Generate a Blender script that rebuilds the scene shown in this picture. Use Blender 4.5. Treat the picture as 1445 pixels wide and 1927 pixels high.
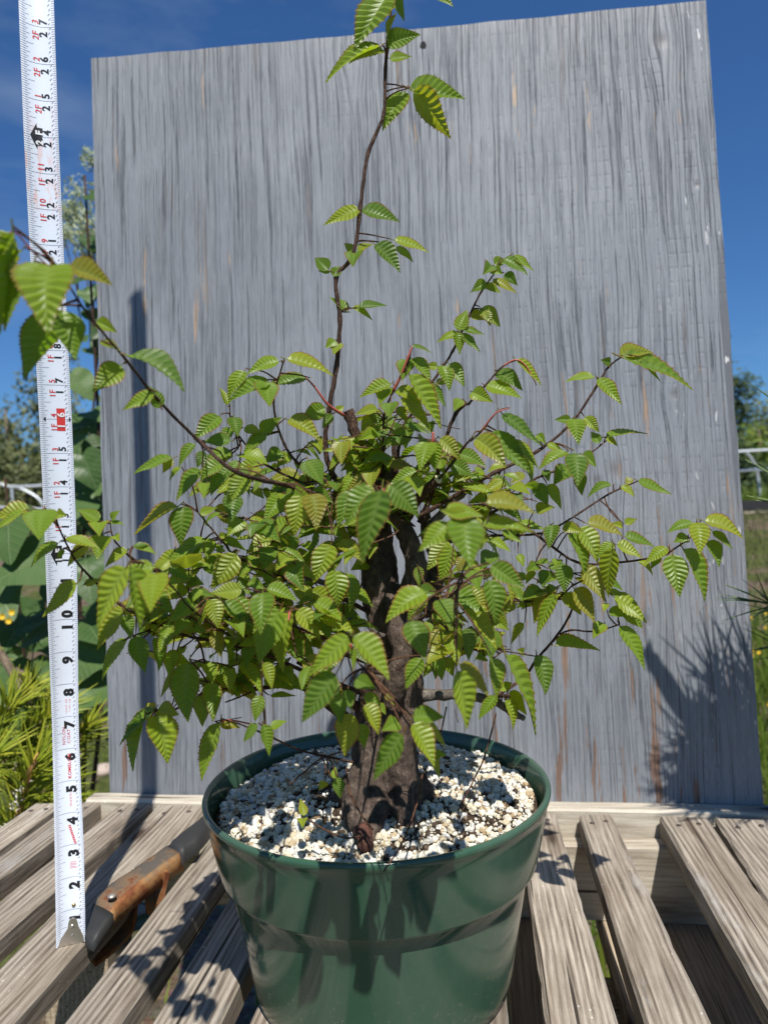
import bpy, bmesh, math, random
from mathutils import Vector, Matrix, noise as mnoise
random.seed(7)
R = math.radians
IN = 0.0254
scene = bpy.context.scene
for o in list(bpy.data.objects): bpy.data.objects.remove(o)

# ------------------------------------------------------------------ camera, sky, sun, exposure
TABLE = 0.62                       # height of the table top above the ground
H = 13.0*IN                        # camera above the table top
FPX, CX, CY = 1284.7, 722.5, 963.5 # photograph pixels: focal length, centre
cam_d = bpy.data.cameras.new('camera'); cam = bpy.data.objects.new('camera', cam_d)
scene.collection.objects.link(cam); scene.camera = cam
cam_d.sensor_fit = 'VERTICAL'; cam_d.sensor_height = 36.0; cam_d.lens = 24.0
cam_d.clip_start = 0.02; cam_d.clip_end = 2000
cam_d.dof.use_dof = True; cam_d.dof.focus_distance = 0.445; cam_d.dof.aperture_fstop = 9.0
CAMROT = Matrix.Rotation(R(2.3), 3, 'Y') @ Matrix.Rotation(R(90.29), 3, 'X')
CAMPOS = Vector((0, 0, TABLE + H))
cam.matrix_world = Matrix.Translation(CAMPOS) @ CAMROT.to_4x4()

SUN_EL, SUN_AZ = R(58), R(168.5)   # azimuth clockwise from +Y
SUNDIR = Vector((math.sin(SUN_AZ)*math.cos(SUN_EL), math.cos(SUN_AZ)*math.cos(SUN_EL), math.sin(SUN_EL)))
w = bpy.data.worlds.new('World'); scene.world = w; w.use_nodes = True
nt = w.node_tree; nt.nodes.clear()
sky = nt.nodes.new('ShaderNodeTexSky'); sky.sky_type = 'NISHITA'; sky.sun_disc = False
sky.sun_elevation = SUN_EL; sky.sun_rotation = SUN_AZ
sky.altitude = 300; sky.air_density = 1.25; sky.dust_density = 0.0; sky.ozone_density = 4.0
tc = nt.nodes.new('ShaderNodeTexCoord'); mp = nt.nodes.new('ShaderNodeMapping')
mp.inputs['Scale'].default_value = (1.6, 1.6, 5.0); mp.inputs['Rotation'].default_value = (0, R(8), R(35))
nz = nt.nodes.new('ShaderNodeTexNoise'); nz.inputs['Scale'].default_value = 1.7; nz.inputs['Detail'].default_value = 6
nz.inputs['Roughness'].default_value = 0.55
rp = nt.nodes.new('ShaderNodeValToRGB'); rp.color_ramp.elements[0].position = 0.50; rp.color_ramp.elements[1].position = 0.78
rp.color_ramp.elements[1].color = (0.26, 0.26, 0.26, 1)
mx = nt.nodes.new('ShaderNodeMix'); mx.data_type = 'RGBA'; mx.inputs[7].default_value = (7.0, 8.2, 9.6, 1)
bg = nt.nodes.new('ShaderNodeBackground'); bg.inputs['Strength'].default_value = 0.056
wo = nt.nodes.new('ShaderNodeOutputWorld')
lk = nt.links.new
lk(tc.outputs['Generated'], mp.inputs['Vector']); lk(mp.outputs[0], nz.inputs['Vector']); lk(nz.outputs[0], rp.inputs[0])
lk(rp.outputs[0], mx.inputs[0]); tm = nt.nodes.new('ShaderNodeMix'); tm.data_type = 'RGBA'; tm.blend_type = 'MULTIPLY'; tm.inputs[0].default_value = 1.0; tm.inputs[7].default_value = (0.52, 0.88, 1.30, 1); lk(sky.outputs[0], tm.inputs[6]); lk(tm.outputs[2], mx.inputs[6]); lk(mx.outputs[2], bg.inputs[0]); lk(bg.outputs[0], wo.inputs[0])
sun_d = bpy.data.lights.new('sun', 'SUN'); sun_d.energy = 5.0; sun_d.angle = R(0.53); sun_d.color = (1.0, 0.965, 0.905)
sun = bpy.data.objects.new('sun', sun_d); scene.collection.objects.link(sun)
sun.rotation_euler = SUNDIR.to_track_quat('Z', 'Y').to_euler(); sun.location = (1, -2, 4)
vs = scene.view_settings; vs.view_transform = 'Standard'; vs.look = 'None'; vs.gamma = 1.0; vs.use_curve_mapping = False
vs.exposure = 0.42

# ------------------------------------------------------------------ helpers
def ray(px, py):
    return (CAMROT @ Vector(((px-CX)/FPX, -(py-CY)/FPX, -1.0)))
def at(px, py, D):                 # point seen at a pixel, D metres in front of the camera
    d = ray(px, py); return CAMPOS + d*(D/d.y)
def ati(px, py, D): return at(px, py, D*IN)
def onz(px, py, z):                # point seen at a pixel on a level plane
    d = ray(px, py); return CAMPOS + d*((z-CAMPOS.z)/d.z)
CAMINV = CAMROT.transposed()
def proj(p):
    q = CAMINV @ (p-CAMPOS); return CX + FPX*q.x/-q.z, CY - FPX*q.y/-q.z

def link(o): scene.collection.objects.link(o); return o
def tag(o, label=None, cat=None, group=None, kind=None):
    if label: o['label'] = label
    if cat: o['category'] = cat
    if group: o['group'] = group
    if kind: o['kind'] = kind
    return o
def empty(name, loc, label=None, cat=None, group=None):
    o = bpy.data.objects.new(name, None); o.location = loc; o.empty_display_size = 0.02
    return tag(link(o), label, cat, group)
def root_loc(p):
    v = Vector((0, 0, 0))
    while p: v = v + p.location; p = p.parent
    return v

class MB:
    def __init__(s): s.v = []; s.f = []; s.uv = None; s.attr = {}
    def add(s, vs, fs):
        n = len(s.v); s.v += [Vector(a) for a in vs]; s.f += [tuple(i+n for i in f) for f in fs]
    def box(s, c, h, rot=None):
        c = Vector(c); vs = []
        for x in (-1, 1):
            for y in (-1, 1):
                for z in (-1, 1):
                    p = Vector((x*h[0], y*h[1], z*h[2]))
                    if rot: p = rot @ p
                    vs.append(c+p)
        s.add(vs, [(0,1,3,2),(4,6,7,5),(0,4,5,1),(2,3,7,6),(0,2,6,4),(1,5,7,3)])
    def tube(s, pts, rad, n=8, cap=True, wob=0.0, seed=0):
        pts = [Vector(p) for p in pts]; m = len(pts)
        if not hasattr(rad, '__len__'): rad = [rad]*m
        up = None; rings = []
        for i in range(m):
            t = (pts[min(i+1, m-1)]-pts[max(i-1, 0)])
            if t.length < 1e-9: t = Vector((0, 0, 1))
            t.normalize()
            if up is None:
                up = Vector((0, 0, 1)) if abs(t.z) < 0.9 else Vector((1, 0, 0))
            a = (up - t*up.dot(t))
            if a.length < 1e-6: a = t.orthogonal()
            a.normalize(); b = t.cross(a); up = a
            ring = []
            for k in range(n):
                th = 2*math.pi*k/n
                r = rad[i]
                if wob: r *= 1+wob*mnoise.noise(Vector((math.cos(th)*1.3+seed, math.sin(th)*1.3, i*0.55+seed)))
                ring.append(pts[i]+a*(math.cos(th)*r)+b*(math.sin(th)*r))
            rings.append(ring)
        vs = [p for r_ in rings for p in r_]; fs = []
        for i in range(m-1):
            for k in range(n):
                k2 = (k+1) % n
                fs.append((i*n+k, i*n+k2, (i+1)*n+k2, (i+1)*n+k))
        if cap:
            fs.append(tuple(range(n-1, -1, -1))); fs.append(tuple((m-1)*n+k for k in range(n)))
        s.add(vs, fs)
    def lathe(s, prof, n=64, c=(0,0,0), close=False):
        c = Vector(c); vs = []; m = len(prof)
        for (r, z) in prof:
            for k in range(n):
                th = 2*math.pi*k/n; vs.append(c+Vector((r*math.cos(th), r*math.sin(th), z)))
        fs = []
        for i in range(m-1):
            for k in range(n):
                k2 = (k+1) % n
                fs.append((i*n+k, i*n+k2, (i+1)*n+k2, (i+1)*n+k))
        s.add(vs, fs)
    def mesh(s, name, off=Vector((0,0,0)), smooth=True):
        me = bpy.data.meshes.new(name)
        me.from_pydata([(p-off)[:] for p in s.v], [], s.f)
        if smooth: me.polygons.foreach_set('use_smooth', [True]*len(me.polygons))
        if s.uv is not None:
            l = me.uv_layers.new(name='UVMap')
            for lp in me.loops: l.data[lp.index].uv = s.uv[lp.vertex_index]
        for k, vals in s.attr.items():
            a = me.attributes.new(k, 'FLOAT', 'POINT'); a.data.foreach_set('value', vals)
        me.update(); return me
    def build(s, name, mat, parent=None, smooth=True):
        off = root_loc(parent) if parent else Vector((0,0,0))
        me = s.mesh(name, off, smooth)
        if mat: me.materials.append(mat)
        o = bpy.data.objects.new(name, me); link(o)
        if parent: o.parent = parent
        return o
def inst(name, me, M, parent=None):
    o = bpy.data.objects.new(name, me); link(o)
    if parent: o.parent = parent; o.matrix_local = Matrix.Translation(-root_loc(parent)) @ M
    else: o.matrix_local = M
    return o
def smoothpath(pts, sub=5):        # Catmull-Rom through tuples of floats
    P = [Vector(p) for p in pts]; out = []
    for i in range(len(P)-1):
        p0 = P[max(i-1, 0)]; p1 = P[i]; p2 = P[i+1]; p3 = P[min(i+2, len(P)-1)]
        for k in range(sub):
            t = k/sub
            out.append(0.5*((2*p1)+(p2-p0)*t+(2*p0-5*p1+4*p2-p3)*t*t+(3*p1-p0-3*p2+p3)*t**3))
    out.append(P[-1]); return out

# ------------------------------------------------------------------ node helpers
class Mat:
    def __init__(s, name, rough=0.6, spec=0.5):
        s.m = bpy.data.materials.new(name); s.m.use_nodes = True; s.t = s.m.node_tree
        s.b = s.t.nodes['Principled BSDF']; s.o = s.t.nodes['Material Output']
        s.b.inputs['Roughness'].default_value = rough; s.b.inputs['Specular IOR Level'].default_value = spec
    def n(s, ty, **kw):
        x = s.t.nodes.new(ty)
        for k, v in kw.items(): setattr(x, k, v)
        return x
    def put(s, inp, v):
        if hasattr(v, 'is_output') or isinstance(v, bpy.types.NodeSocket): s.t.links.new(v, inp)
        else:
            if isinstance(v, (tuple, list)) and inp.type == 'RGBA' and len(v) == 3: v = (*v, 1)
            inp.default_value = v
    def obj(s): return s.n('ShaderNodeTexCoord').outputs['Object']
    def uv(s): return s.n('ShaderNodeTexCoord').outputs['UV']
    def attr(s, name): return s.n('ShaderNodeAttribute', attribute_name=name).outputs['Fac']
    def orand(s): return s.n('ShaderNodeObjectInfo').outputs['Random']
    def irand(s): return s.n('ShaderNodeNewGeometry').outputs['Random Per Island']
    def map(s, vec, scale=(1,1,1), loc=(0,0,0), rot=(0,0,0)):
        x = s.n('ShaderNodeMapping'); s.put(x.inputs[0], vec)
        for k, v in (('Scale', scale), ('Location', loc), ('Rotation', rot)): s.put(x.inputs[k], v)
        return x.outputs[0]
    def noise(s, vec, scale=5, detail=4, rough=0.5, dist=0.0, w=None):
        x = s.n('ShaderNodeTexNoise')
        if w is not None: x.noise_dimensions = '4D'; s.put(x.inputs['W'], w)
        s.put(x.inputs['Vector'], vec)
        for k, v in (('Scale', scale), ('Detail', detail), ('Roughness', rough), ('Distortion', dist)): s.put(x.inputs[k], v)
        return x.outputs[0]
    def voro(s, vec, scale=5, feat='F1', out='Distance'):
        x = s.n('ShaderNodeTexVoronoi', feature=feat); s.put(x.inputs['Vector'], vec); s.put(x.inputs['Scale'], scale)
        return x.outputs[out]
    def ramp(s, fac, stops, interp='LINEAR'):
        x = s.n('ShaderNodeValToRGB'); cr = x.color_ramp; cr.interpolation = interp
        while len(cr.elements) < len(stops): cr.elements.new(0.5)
        for e, (p, c) in zip(cr.elements, stops):
            e.position = p; e.color = (c, c, c, 1) if isinstance(c, (int, float)) else (*c, 1)
        s.put(x.inputs[0], fac); return x.outputs[0]
    def mix(s, fac, a, b, mode='MIX'):
        x = s.n('ShaderNodeMix', data_type='RGBA', blend_type=mode)
        s.put(x.inputs[0], fac); s.put(x.inputs[6], a); s.put(x.inputs[7], b); return x.outputs[2]
    def math(s, op, a, b=0.0, c=None, clamp=False):
        x = s.n('ShaderNodeMath', operation=op, use_clamp=clamp)
        s.put(x.inputs[0], a); s.put(x.inputs[1], b)
        if c is not None: s.put(x.inputs[2], c)
        return x.outputs[0]
    def sep(s, vec):
        x = s.n('ShaderNodeSeparateXYZ'); s.put(x.inputs[0], vec); return x.outputs
    def comb(s, x_, y_, z_):
        x = s.n('ShaderNodeCombineXYZ'); s.put(x.inputs[0], x_); s.put(x.inputs[1], y_); s.put(x.inputs[2], z_); return x.outputs[0]
    def add(s, vec, off):
        x = s.n('ShaderNodeVectorMath', operation='ADD'); s.put(x.inputs[0], vec); s.put(x.inputs[1], off); return x.outputs[0]
    def color(s, c): s.put(s.b.inputs['Base Color'], c)
    def rough(s, c): s.put(s.b.inputs['Roughness'], c)
    def bump(s, h, strength=0.3, dist=0.001):
        x = s.n('ShaderNodeBump'); s.put(x.inputs['Height'], h)
        x.inputs['Strength'].default_value = strength; x.inputs['Distance'].default_value = dist
        s.put(s.b.inputs['Normal'], x.outputs[0]); return x.outputs[0]
def plain(name, col, rough=0.6, metal=0.0, spec=0.5):
    m = Mat(name, rough, spec); m.color(col); m.b.inputs['Metallic'].default_value = metal; return m.m

# ------------------------------------------------------------------ materials
def wood_mat(name, c_dark, c_mid, c_light, rough=0.8, scale=1.0, stain=0.35):
    m = Mat(name, rough, 0.25)
    v = m.obj(); r = m.orand()
    off = m.comb(m.math('MULTIPLY', r, 7.0), m.math('MULTIPLY', r, 13.0), m.math('MULTIPLY', r, 5.0))
    v = m.add(v, off)
    warp = m.noise(m.map(v, (9, 1.6, 9)), 1.0, 3, 0.5)
    wv = m.add(v, m.comb(m.math('MULTIPLY', warp, 0.022), 0.0, 0.0))
    fine = m.noise(m.map(wv, (330*scale, 15*scale, 330*scale)), 1.0, 4, 0.65)
    ring = m.n('ShaderNodeTexWave', wave_type='BANDS', bands_direction='X')
    m.put(ring.inputs['Vector'], m.map(wv, (1, 0.06, 0.7))); ring.inputs['Scale'].default_value = 62*scale
    ring.inputs['Distortion'].default_value = 5.5; ring.inputs['Detail'].default_value = 3; ring.inputs['Detail Scale'].default_value = 0.9
    g = m.math('ADD', m.math('MULTIPLY', fine, 0.80), m.math('MULTIPLY', ring.outputs[1], 0.14))
    col = m.ramp(g, [(0.28, c_dark), (0.46, c_mid), (0.68, c_light)])
    blot = m.noise(v, 9, 5, 0.6)
    col = m.mix(m.ramp(blot, [(0.50, 0.0), (0.75, stain)]), col, (0.085, 0.07, 0.055))
    pale = m.noise(m.map(v, (30, 6, 30)), 1.0, 6, 0.7)
    col = m.mix(m.ramp(pale, [(0.60, 0.0), (0.72, 0.55)]), col, (0.46, 0.45, 0.43))
    crack = m.noise(m.map(wv, (150, 2.2, 150)), 1.0, 2, 0.5)
    ck = m.ramp(crack, [(0.29, 1.0), (0.33, 0.0)])
    col = m.mix(ck, col, (0.025, 0.02, 0.016))
    spk = m.noise(v, 1100, 3, 0.7)
    col = m.mix(m.ramp(spk, [(0.30, 0.45), (0.45, 0.0)]), col, (0.07, 0.058, 0.045))
    wsp = m.voro(m.map(v, (1, 0.6, 1)), 190)
    wm = m.math('MULTIPLY', m.ramp(wsp, [(0.07, 0.9), (0.13, 0.0)]), m.ramp(m.noise(v, 14, 3), [(0.50, 0.0), (0.62, 1.0)]))
    col = m.mix(wm, col, (0.62, 0.60, 0.56))
    kv = m.voro(m.map(wv, (17, 5.5, 17)), 1.0)
    kn = m.ramp(kv, [(0.07, 1.0), (0.15, 0.0)]); kr = m.ramp(kv, [(0.10, 0.0), (0.16, 0.5), (0.26, 0.0)])
    col = m.mix(kr, col, (0.13, 0.095, 0.065)); col = m.mix(kn, col, (0.045, 0.03, 0.02))
    sv = m.noise(m.map(v, (24, 3, 24), (5, 5, 5)), 1.0, 4, .6); col = m.mix(m.ramp(sv, [(0.50, 0.0), (0.68, 0.45)]), col, (0.16, 0.115, 0.075))
    tint = m.math('ADD', m.math('MULTIPLY', r, 0.46), 0.74)
    col = m.mix(1.0, col, m.comb(tint, tint, tint), 'MULTIPLY')
    m.color(col)
    hgt = m.math('SUBTRACT', g, m.math('MULTIPLY', ck, 1.2))
    m.bump(hgt, 0.5, 0.0010)
    return m.m
M_SLAT = wood_mat('weathered_slat_wood', (0.085, 0.068, 0.052), (0.25, 0.21, 0.165), (0.43, 0.38, 0.31))
M_RAIL = wood_mat('pale_rail_wood', (0.26, 0.22, 0.17), (0.44, 0.39, 0.31), (0.60, 0.55, 0.46), stain=0.12)
M_BEAM = wood_mat('beam_wood', (0.16, 0.12, 0.08), (0.34, 0.27, 0.19), (0.46, 0.39, 0.29), stain=0.2)

def soil_mat():
    m = Mat('dark_potting_soil', 0.95, 0.1); v = m.obj()
    n = m.noise(v, 160, 6, 0.7)
    m.color(m.ramp(n, [(0.3, (0.018, 0.013, 0.009)), (0.55, (0.07, 0.048, 0.032)), (0.75, (0.17, 0.12, 0.08))]))
    m.bump(n, 0.9, 0.004); return m.m
M_SOIL = soil_mat()
def perlite_mat():
    m = Mat('perlite_granules', 0.85, 0.2); r = m.irand()
    c = m.ramp(r, [(0.0, (0.03, 0.022, 0.016)), (0.07, (0.07, 0.045, 0.03)), (0.08, (0.30, 0.20, 0.11)), (0.20, (0.50, 0.42, 0.28)),
                   (0.38, (0.62, 0.57, 0.45)), (0.65, (0.68, 0.65, 0.56)), (0.82, (0.48, 0.47, 0.44)), (1.0, (0.76, 0.73, 0.66))])
    v = m.obj(); n = m.noise(v, 500, 3, 0.6)
    c = m.mix(m.ramp(n, [(0.5, 0.0), (0.75, 0.35)]), c, (0.30, 0.24, 0.16))
    m.color(c); m.bump(m.noise(v, 900, 2), 0.5, 0.0008); return m.m
M_PERL = perlite_mat()

def pot_mat():
    m = Mat('green_pot_plastic', 0.16, 0.5); v = m.obj()
    n = m.noise(v, 30, 4, 0.6)
    c = m.mix(m.ramp(n, [(0.35, 0.0), (0.8, 0.5)]), (0.031, 0.078, 0.046), (0.041, 0.094, 0.057))
    dust = m.noise(v, 260, 3, 0.7)
    z = m.sep(v)[2]
    low = m.ramp(m.math('MULTIPLY', z, 10.0), [(0.0, 1.0), (0.55, 0.0)])
    dm = m.math('MULTIPLY', m.ramp(dust, [(0.60, 0.0), (0.72, 1.0)]), m.math('ADD', m.math('MULTIPLY', low, 0.6), 0.10))
    c = m.mix(dm, c, (0.24, 0.22, 0.17))
    film = m.noise(m.map(v, (14, 14, 5)), 1.0, 5, 0.65)
    c = m.mix(m.ramp(film, [(0.45, 0.0), (0.75, 0.22)]), c, (0.17, 0.19, 0.165))
    m.color(c)
    m.rough(m.math('ADD', m.math('MULTIPLY', m.noise(v, 55, 5, 0.65), 0.16), m.math('ADD', m.math('MULTIPLY', low, 0.12), 0.05)))
    scr = m.noise(m.map(v, (60, 60, 900)), 1.0, 2)
    m.bump(m.math('ADD', m.noise(v, 22, 2), m.math('MULTIPLY', scr, 0.03)), 0.10, 0.002); return m.m
M_POT = pot_mat()

def board_mat():
    m = Mat('grey_painted_plywood', 0.62, 0.35)
    uv = m.uv(); X, Y, _ = m.sep(uv)         # metres across, metres up
    wob = m.noise(m.map(uv, (4.2, 2.4, 1)), 1.0, 3, 0.5)
    # knots: bend the grain round a few centres
    kx = [(0.055, 0.325, .012), (0.62, 0.372, .018), (0.645, 0.20, .014), (0.10, 0.335, .016), (0.70, 0.88, .018), (0.33, 0.90, .014), (0.73, 0.70, .008), (0.60, 0.36, .012), (0.69, 0.455, .012)]
    disp = m.math('MULTIPLY', m.math('SUBTRACT', wob, 0.5), 0.020)
    kcore = None; kring = None
    for (a, b, s) in kx:
        dx = m.math('SUBTRACT', X, a); dy = m.math('MULTIPLY', m.math('SUBTRACT', Y, b), 0.42)
        d2 = m.math('ADD', m.math('MULTIPLY', dx, dx), m.math('MULTIPLY', dy, dy))
        g = m.math('POWER', 2.718, m.math('MULTIPLY', d2, -1.0/(s*s*1.2)))
        disp = m.math('SUBTRACT', disp, m.math('MULTIPLY', m.math('MULTIPLY', dx, g), 0.75))
        d3 = m.math('ADD', m.math('MULTIPLY', dx, dx), m.math('MULTIPLY', m.math('MULTIPLY', dy, dy), 4.0))
        g2 = m.math('POWER', 2.718, m.math('MULTIPLY', d3, -1.0/(s*s*0.16)))
        kcore = g2 if kcore is None else m.math('MAXIMUM', kcore, g2)
    gx = m.math('ADD', X, disp)
    gv = m.comb(gx, Y, 0.0)
    # grooves at three widths
    n1 = m.noise(m.map(gv, (300, 3.2, 1)), 1.0, 5, 0.70)
    n2 = m.noise(m.map(gv, (700, 5.0, 1), (3.1, 7, 0)), 1.0, 3, 0.65)
    n3 = m.noise(m.map(gv, (46, 1.2, 1), (9.1, 2, 0)), 1.0, 3, 0.55)
    zone = m.noise(m.map(uv, (9, 3.2, 1), (4, 4, 0)), 1.0, 3, 0.55)
    gz = m.ramp(zone, [(0.34, 0.25), (0.62, 1.0)])
    gr1 = m.ramp(n1, [(0.37, 1.0), (0.425, 0.0)])
    gr2 = m.math('MULTIPLY', m.ramp(n2, [(0.36, 1.0), (0.46, 0.0)]), gz)
    gr3 = m.ramp(n3, [(0.315, 1.0), (0.335, 0.0)])
    groove = m.math('MAXIMUM', m.math('MAXIMUM', m.math('MULTIPLY', gr1, m.math('ADD', m.math('MULTIPLY', gz, 0.45), 0.5)), m.math('MULTIPLY', gr2, 0.55)), m.math('MULTIPLY', gr3, 0.8))
    big = m.noise(m.map(uv, (5, 4, 1), (1, 8, 0)), 1.0, 4, 0.55)
    base = m.ramp(big, [(0.3, (0.180, 0.193, 0.210)), (0.5, (0.218, 0.232, 0.250)), (0.72, (0.275, 0.289, 0.308))])
    streak = m.noise(m.map(gv, (70, 1.0, 1), (2, 5, 0)), 1.0, 4, 0.6)
    base = m.mix(m.ramp(streak, [(0.4, 0.0), (0.75, 0.32)]), base, (0.195, 0.210, 0.238))
    col = m.mix(m.math('MULTIPLY', groove, 1.0), base, (0.082, 0.088, 0.102))
    # rows of small lathe checks, right half
    rows = m.n('ShaderNodeTexWave', wave_type='BANDS', bands_direction='Y', wave_profile='SIN')
    m.put(rows.inputs['Vector'], uv); rows.inputs['Scale'].default_value = 18.5; rows.inputs['Distortion'].default_value = 0.35
    rline = m.ramp(rows.outputs[1], [(0.885, 0.0), (0.935, 1.0)])
    dots = m.noise(m.map(uv, (260, 9, 1)), 1.0, 0, 0.5)
    dk = m.math('MULTIPLY', rline, m.ramp(dots, [(0.56, 0.0), (0.62, 1.0)]))
    rmask = m.noise(m.map(uv, (3.5, 1.2, 1), (6, 1, 0)), 1.0, 2)
    dk = m.math('MULTIPLY', dk, m.ramp(m.math('ADD', rmask, m.math('MULTIPLY', X, 0.28)), [(0.50, 0.0), (0.72, 0.24)]))
    col = m.mix(dk, col, (0.11, 0.115, 0.13))
    # bare wood showing through in streaks, more in the lower right
    low = m.ramp(Y, [(0.0, 1.0), (0.55, 0.12), (0.93, 0.25)])
    rgt = m.ramp(X, [(0.0, 0.2), (0.45, 0.55), (0.62, 1.0), (0.76, 0.8)])
    bw = m.math('MULTIPLY', low, rgt)
    patch = m.noise(m.map(gv, (75, 5.5, 1), (7, 3, 0)), 1.0, 5, 0.65)
    pm = m.ramp(m.math('ADD', patch, m.math('MULTIPLY', bw, 0.12)), [(0.655, 0.0), (0.69, 1.0)])
    thin = m.noise(m.map(gv, (190, 7, 1), (11, 3, 0)), 1.0, 3, 0.6)
    pm = m.math('MULTIPLY', pm, m.ramp(thin, [(0.36, 0.0), (0.46, 1.0)]))
    tone = m.noise(m.map(uv, (60, 20, 1)), 1.0, 3)
    bare = m.mix(m.ramp(m.math('ADD', Y, m.math('MULTIPLY', tone, 0.35)), [(0.2, 0.0), (0.85, 1.0)]), (0.17, 0.085, 0.045), (0.46, 0.31, 0.19))
    col = m.mix(m.math('MULTIPLY', pm, 0.85), col, bare)
    # tan wood in grooves
    tg = m.math('MULTIPLY', groove, m.ramp(m.noise(m.map(uv, (25, 5, 1), (2, 2, 0)), 1.0, 4), [(0.60, 0.0), (0.70, 0.8)]))
    col = m.mix(tg, col, (0.40, 0.30, 0.21))
    # knot cores
    col = m.mix(m.math('MULTIPLY', kcore, 0.75), col, (0.15, 0.14, 0.135))
    # splashes of white along the right edge, worn top edge
    chip = m.noise(m.map(uv, (85, 24, 1), (5, 5, 0)), 1.0, 3, 0.6)
    edge = m.ramp(X, [(0.665, 0.0), (0.745, 1.0)])
    col = m.mix(m.math('MULTIPLY', m.ramp(chip, [(0.655, 0.0), (0.675, 0.9)]), edge), col, (0.62, 0.61, 0.60))
    topw = m.ramp(Y, [(0.905, 0.0), (0.93, 1.0)])
    col = m.mix(m.math('MULTIPLY', m.ramp(n1, [(0.50, 0.0), (0.62, 0.55)]), topw), col, (0.46, 0.42, 0.37))
    dust = m.noise(uv, 95, 5, 0.7)
    col = m.mix(m.ramp(dust, [(0.62, 0.0), (0.8, 0.35)]), col, (0.44, 0.45, 0.46))
    fg = m.noise(m.map(gv, (1500, 45, 1), (1, 9, 0)), 1.0, 3, 0.7)
    col = m.mix(m.ramp(fg, [(0.34, 0.55), (0.50, 0.0)]), col, (0.13, 0.138, 0.152))
    col = m.mix(m.ramp(fg, [(0.56, 0.0), (0.72, 0.30)]), col, (0.42, 0.435, 0.455))
    scr = m.noise(m.map(uv, (55, 300, 1), (3, 1, 0)), 1.0, 3, 0.6)
    col = m.mix(m.ramp(scr, [(0.70, 0.0), (0.74, 0.35)]), col, (0.45, 0.46, 0.47))
    m.color(col)
    h = m.math('SUBTRACT', m.math('MULTIPLY', n2, 0.45), m.math('ADD', m.math('MULTIPLY', groove, 1.1), m.math('ADD', m.math('MULTIPLY', dk, 0.6), m.math('MULTIPLY', kcore, 0.8))))
    m.bump(h, 0.8, 0.0013)
    m.rough(m.math('ADD', m.math('MULTIPLY', groove, 0.25), 0.50))
    return m.m
M_BOARD = board_mat()
M_PLYEDGE = wood_mat('ply_edge', (0.2, 0.15, 0.1), (0.36, 0.29, 0.21), (0.48, 0.42, 0.33))

def ground_mat():
    m = Mat('ground_earth', 0.95, 0.1); v = m.obj()
    a = m.noise(v, 1.3, 6, 0.6); b = m.noise(v, 26, 5, 0.7); chips = m.voro(v, 70, out='Color')
    dirt = m.ramp(b, [(0.25, (0.05, 0.034, 0.024)), (0.5, (0.15, 0.105, 0.075)), (0.75, (0.34, 0.26, 0.20))])
    dirt = m.mix(0.35, dirt, chips, 'MULTIPLY')
    grass = m.ramp(b, [(0.3, (0.025, 0.038, 0.008)), (0.7, (0.09, 0.11, 0.022))])
    col = m.mix(m.ramp(a, [(0.44, 0.0), (0.54, 0.9)]), dirt, grass)
    m.color(col); m.bump(b, 0.8, 0.02); return m.m
M_GROUND = ground_mat()

# ------------------------------------------------------------------ ground
def ground_h(x, y):
    t = min(max((y-5.5)/7.5, 0.0), 1.0); t = t*t*(3-2*t)
    return 0.70*t + max(0, y-15)*0.03*min(1, max(0, (y-15)/20)) + 0.03*mnoise.noise(Vector((x*0.5, y*0.5, 0)))*min(1, abs(y)/3)
g = MB(); xs = [-400, -150, -60, -30] + [i*1.0 for i in range(-20, 21)] + [30, 60, 150, 400]
ys = [-400, -100, -30, -10] + [i*0.8 for i in range(-5, 30)] + [26, 30, 36, 45, 60, 90, 150, 400]
for y in ys:
    for x in xs: g.v.append(Vector((x, y, ground_h(x, y))))
nx = len(xs)
for j in range(len(ys)-1):
    for i in range(nx-1): g.f.append((j*nx+i, j*nx+i+1, (j+1)*nx+i+1, (j+1)*nx+i))
tag(g.build('ground', M_GROUND), kind='structure')
p = MB()                           # sandy path up on the bank
for i in range(41):
    x = -20+i
    for dy in (0, 0.35, 0.7, 1.0): p.v.append(Vector((x, 13.6+dy, ground_h(x, 13.6+dy)+0.012)))
for i in range(40):
    for k in range(3): p.f.append((i*4+k, (i+1)*4+k, (i+1)*4+k+1, i*4+k+1))
mp_ = Mat('path_sand', 0.95, 0.1); mp_.color(mp_.ramp(mp_.noise(mp_.obj(), 12, 5, 0.7), [(0.3, (0.34, 0.27, 0.19)), (0.7, (0.52, 0.44, 0.33))]))
tag(p.build('path', mp_.m), kind='structure')

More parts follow.
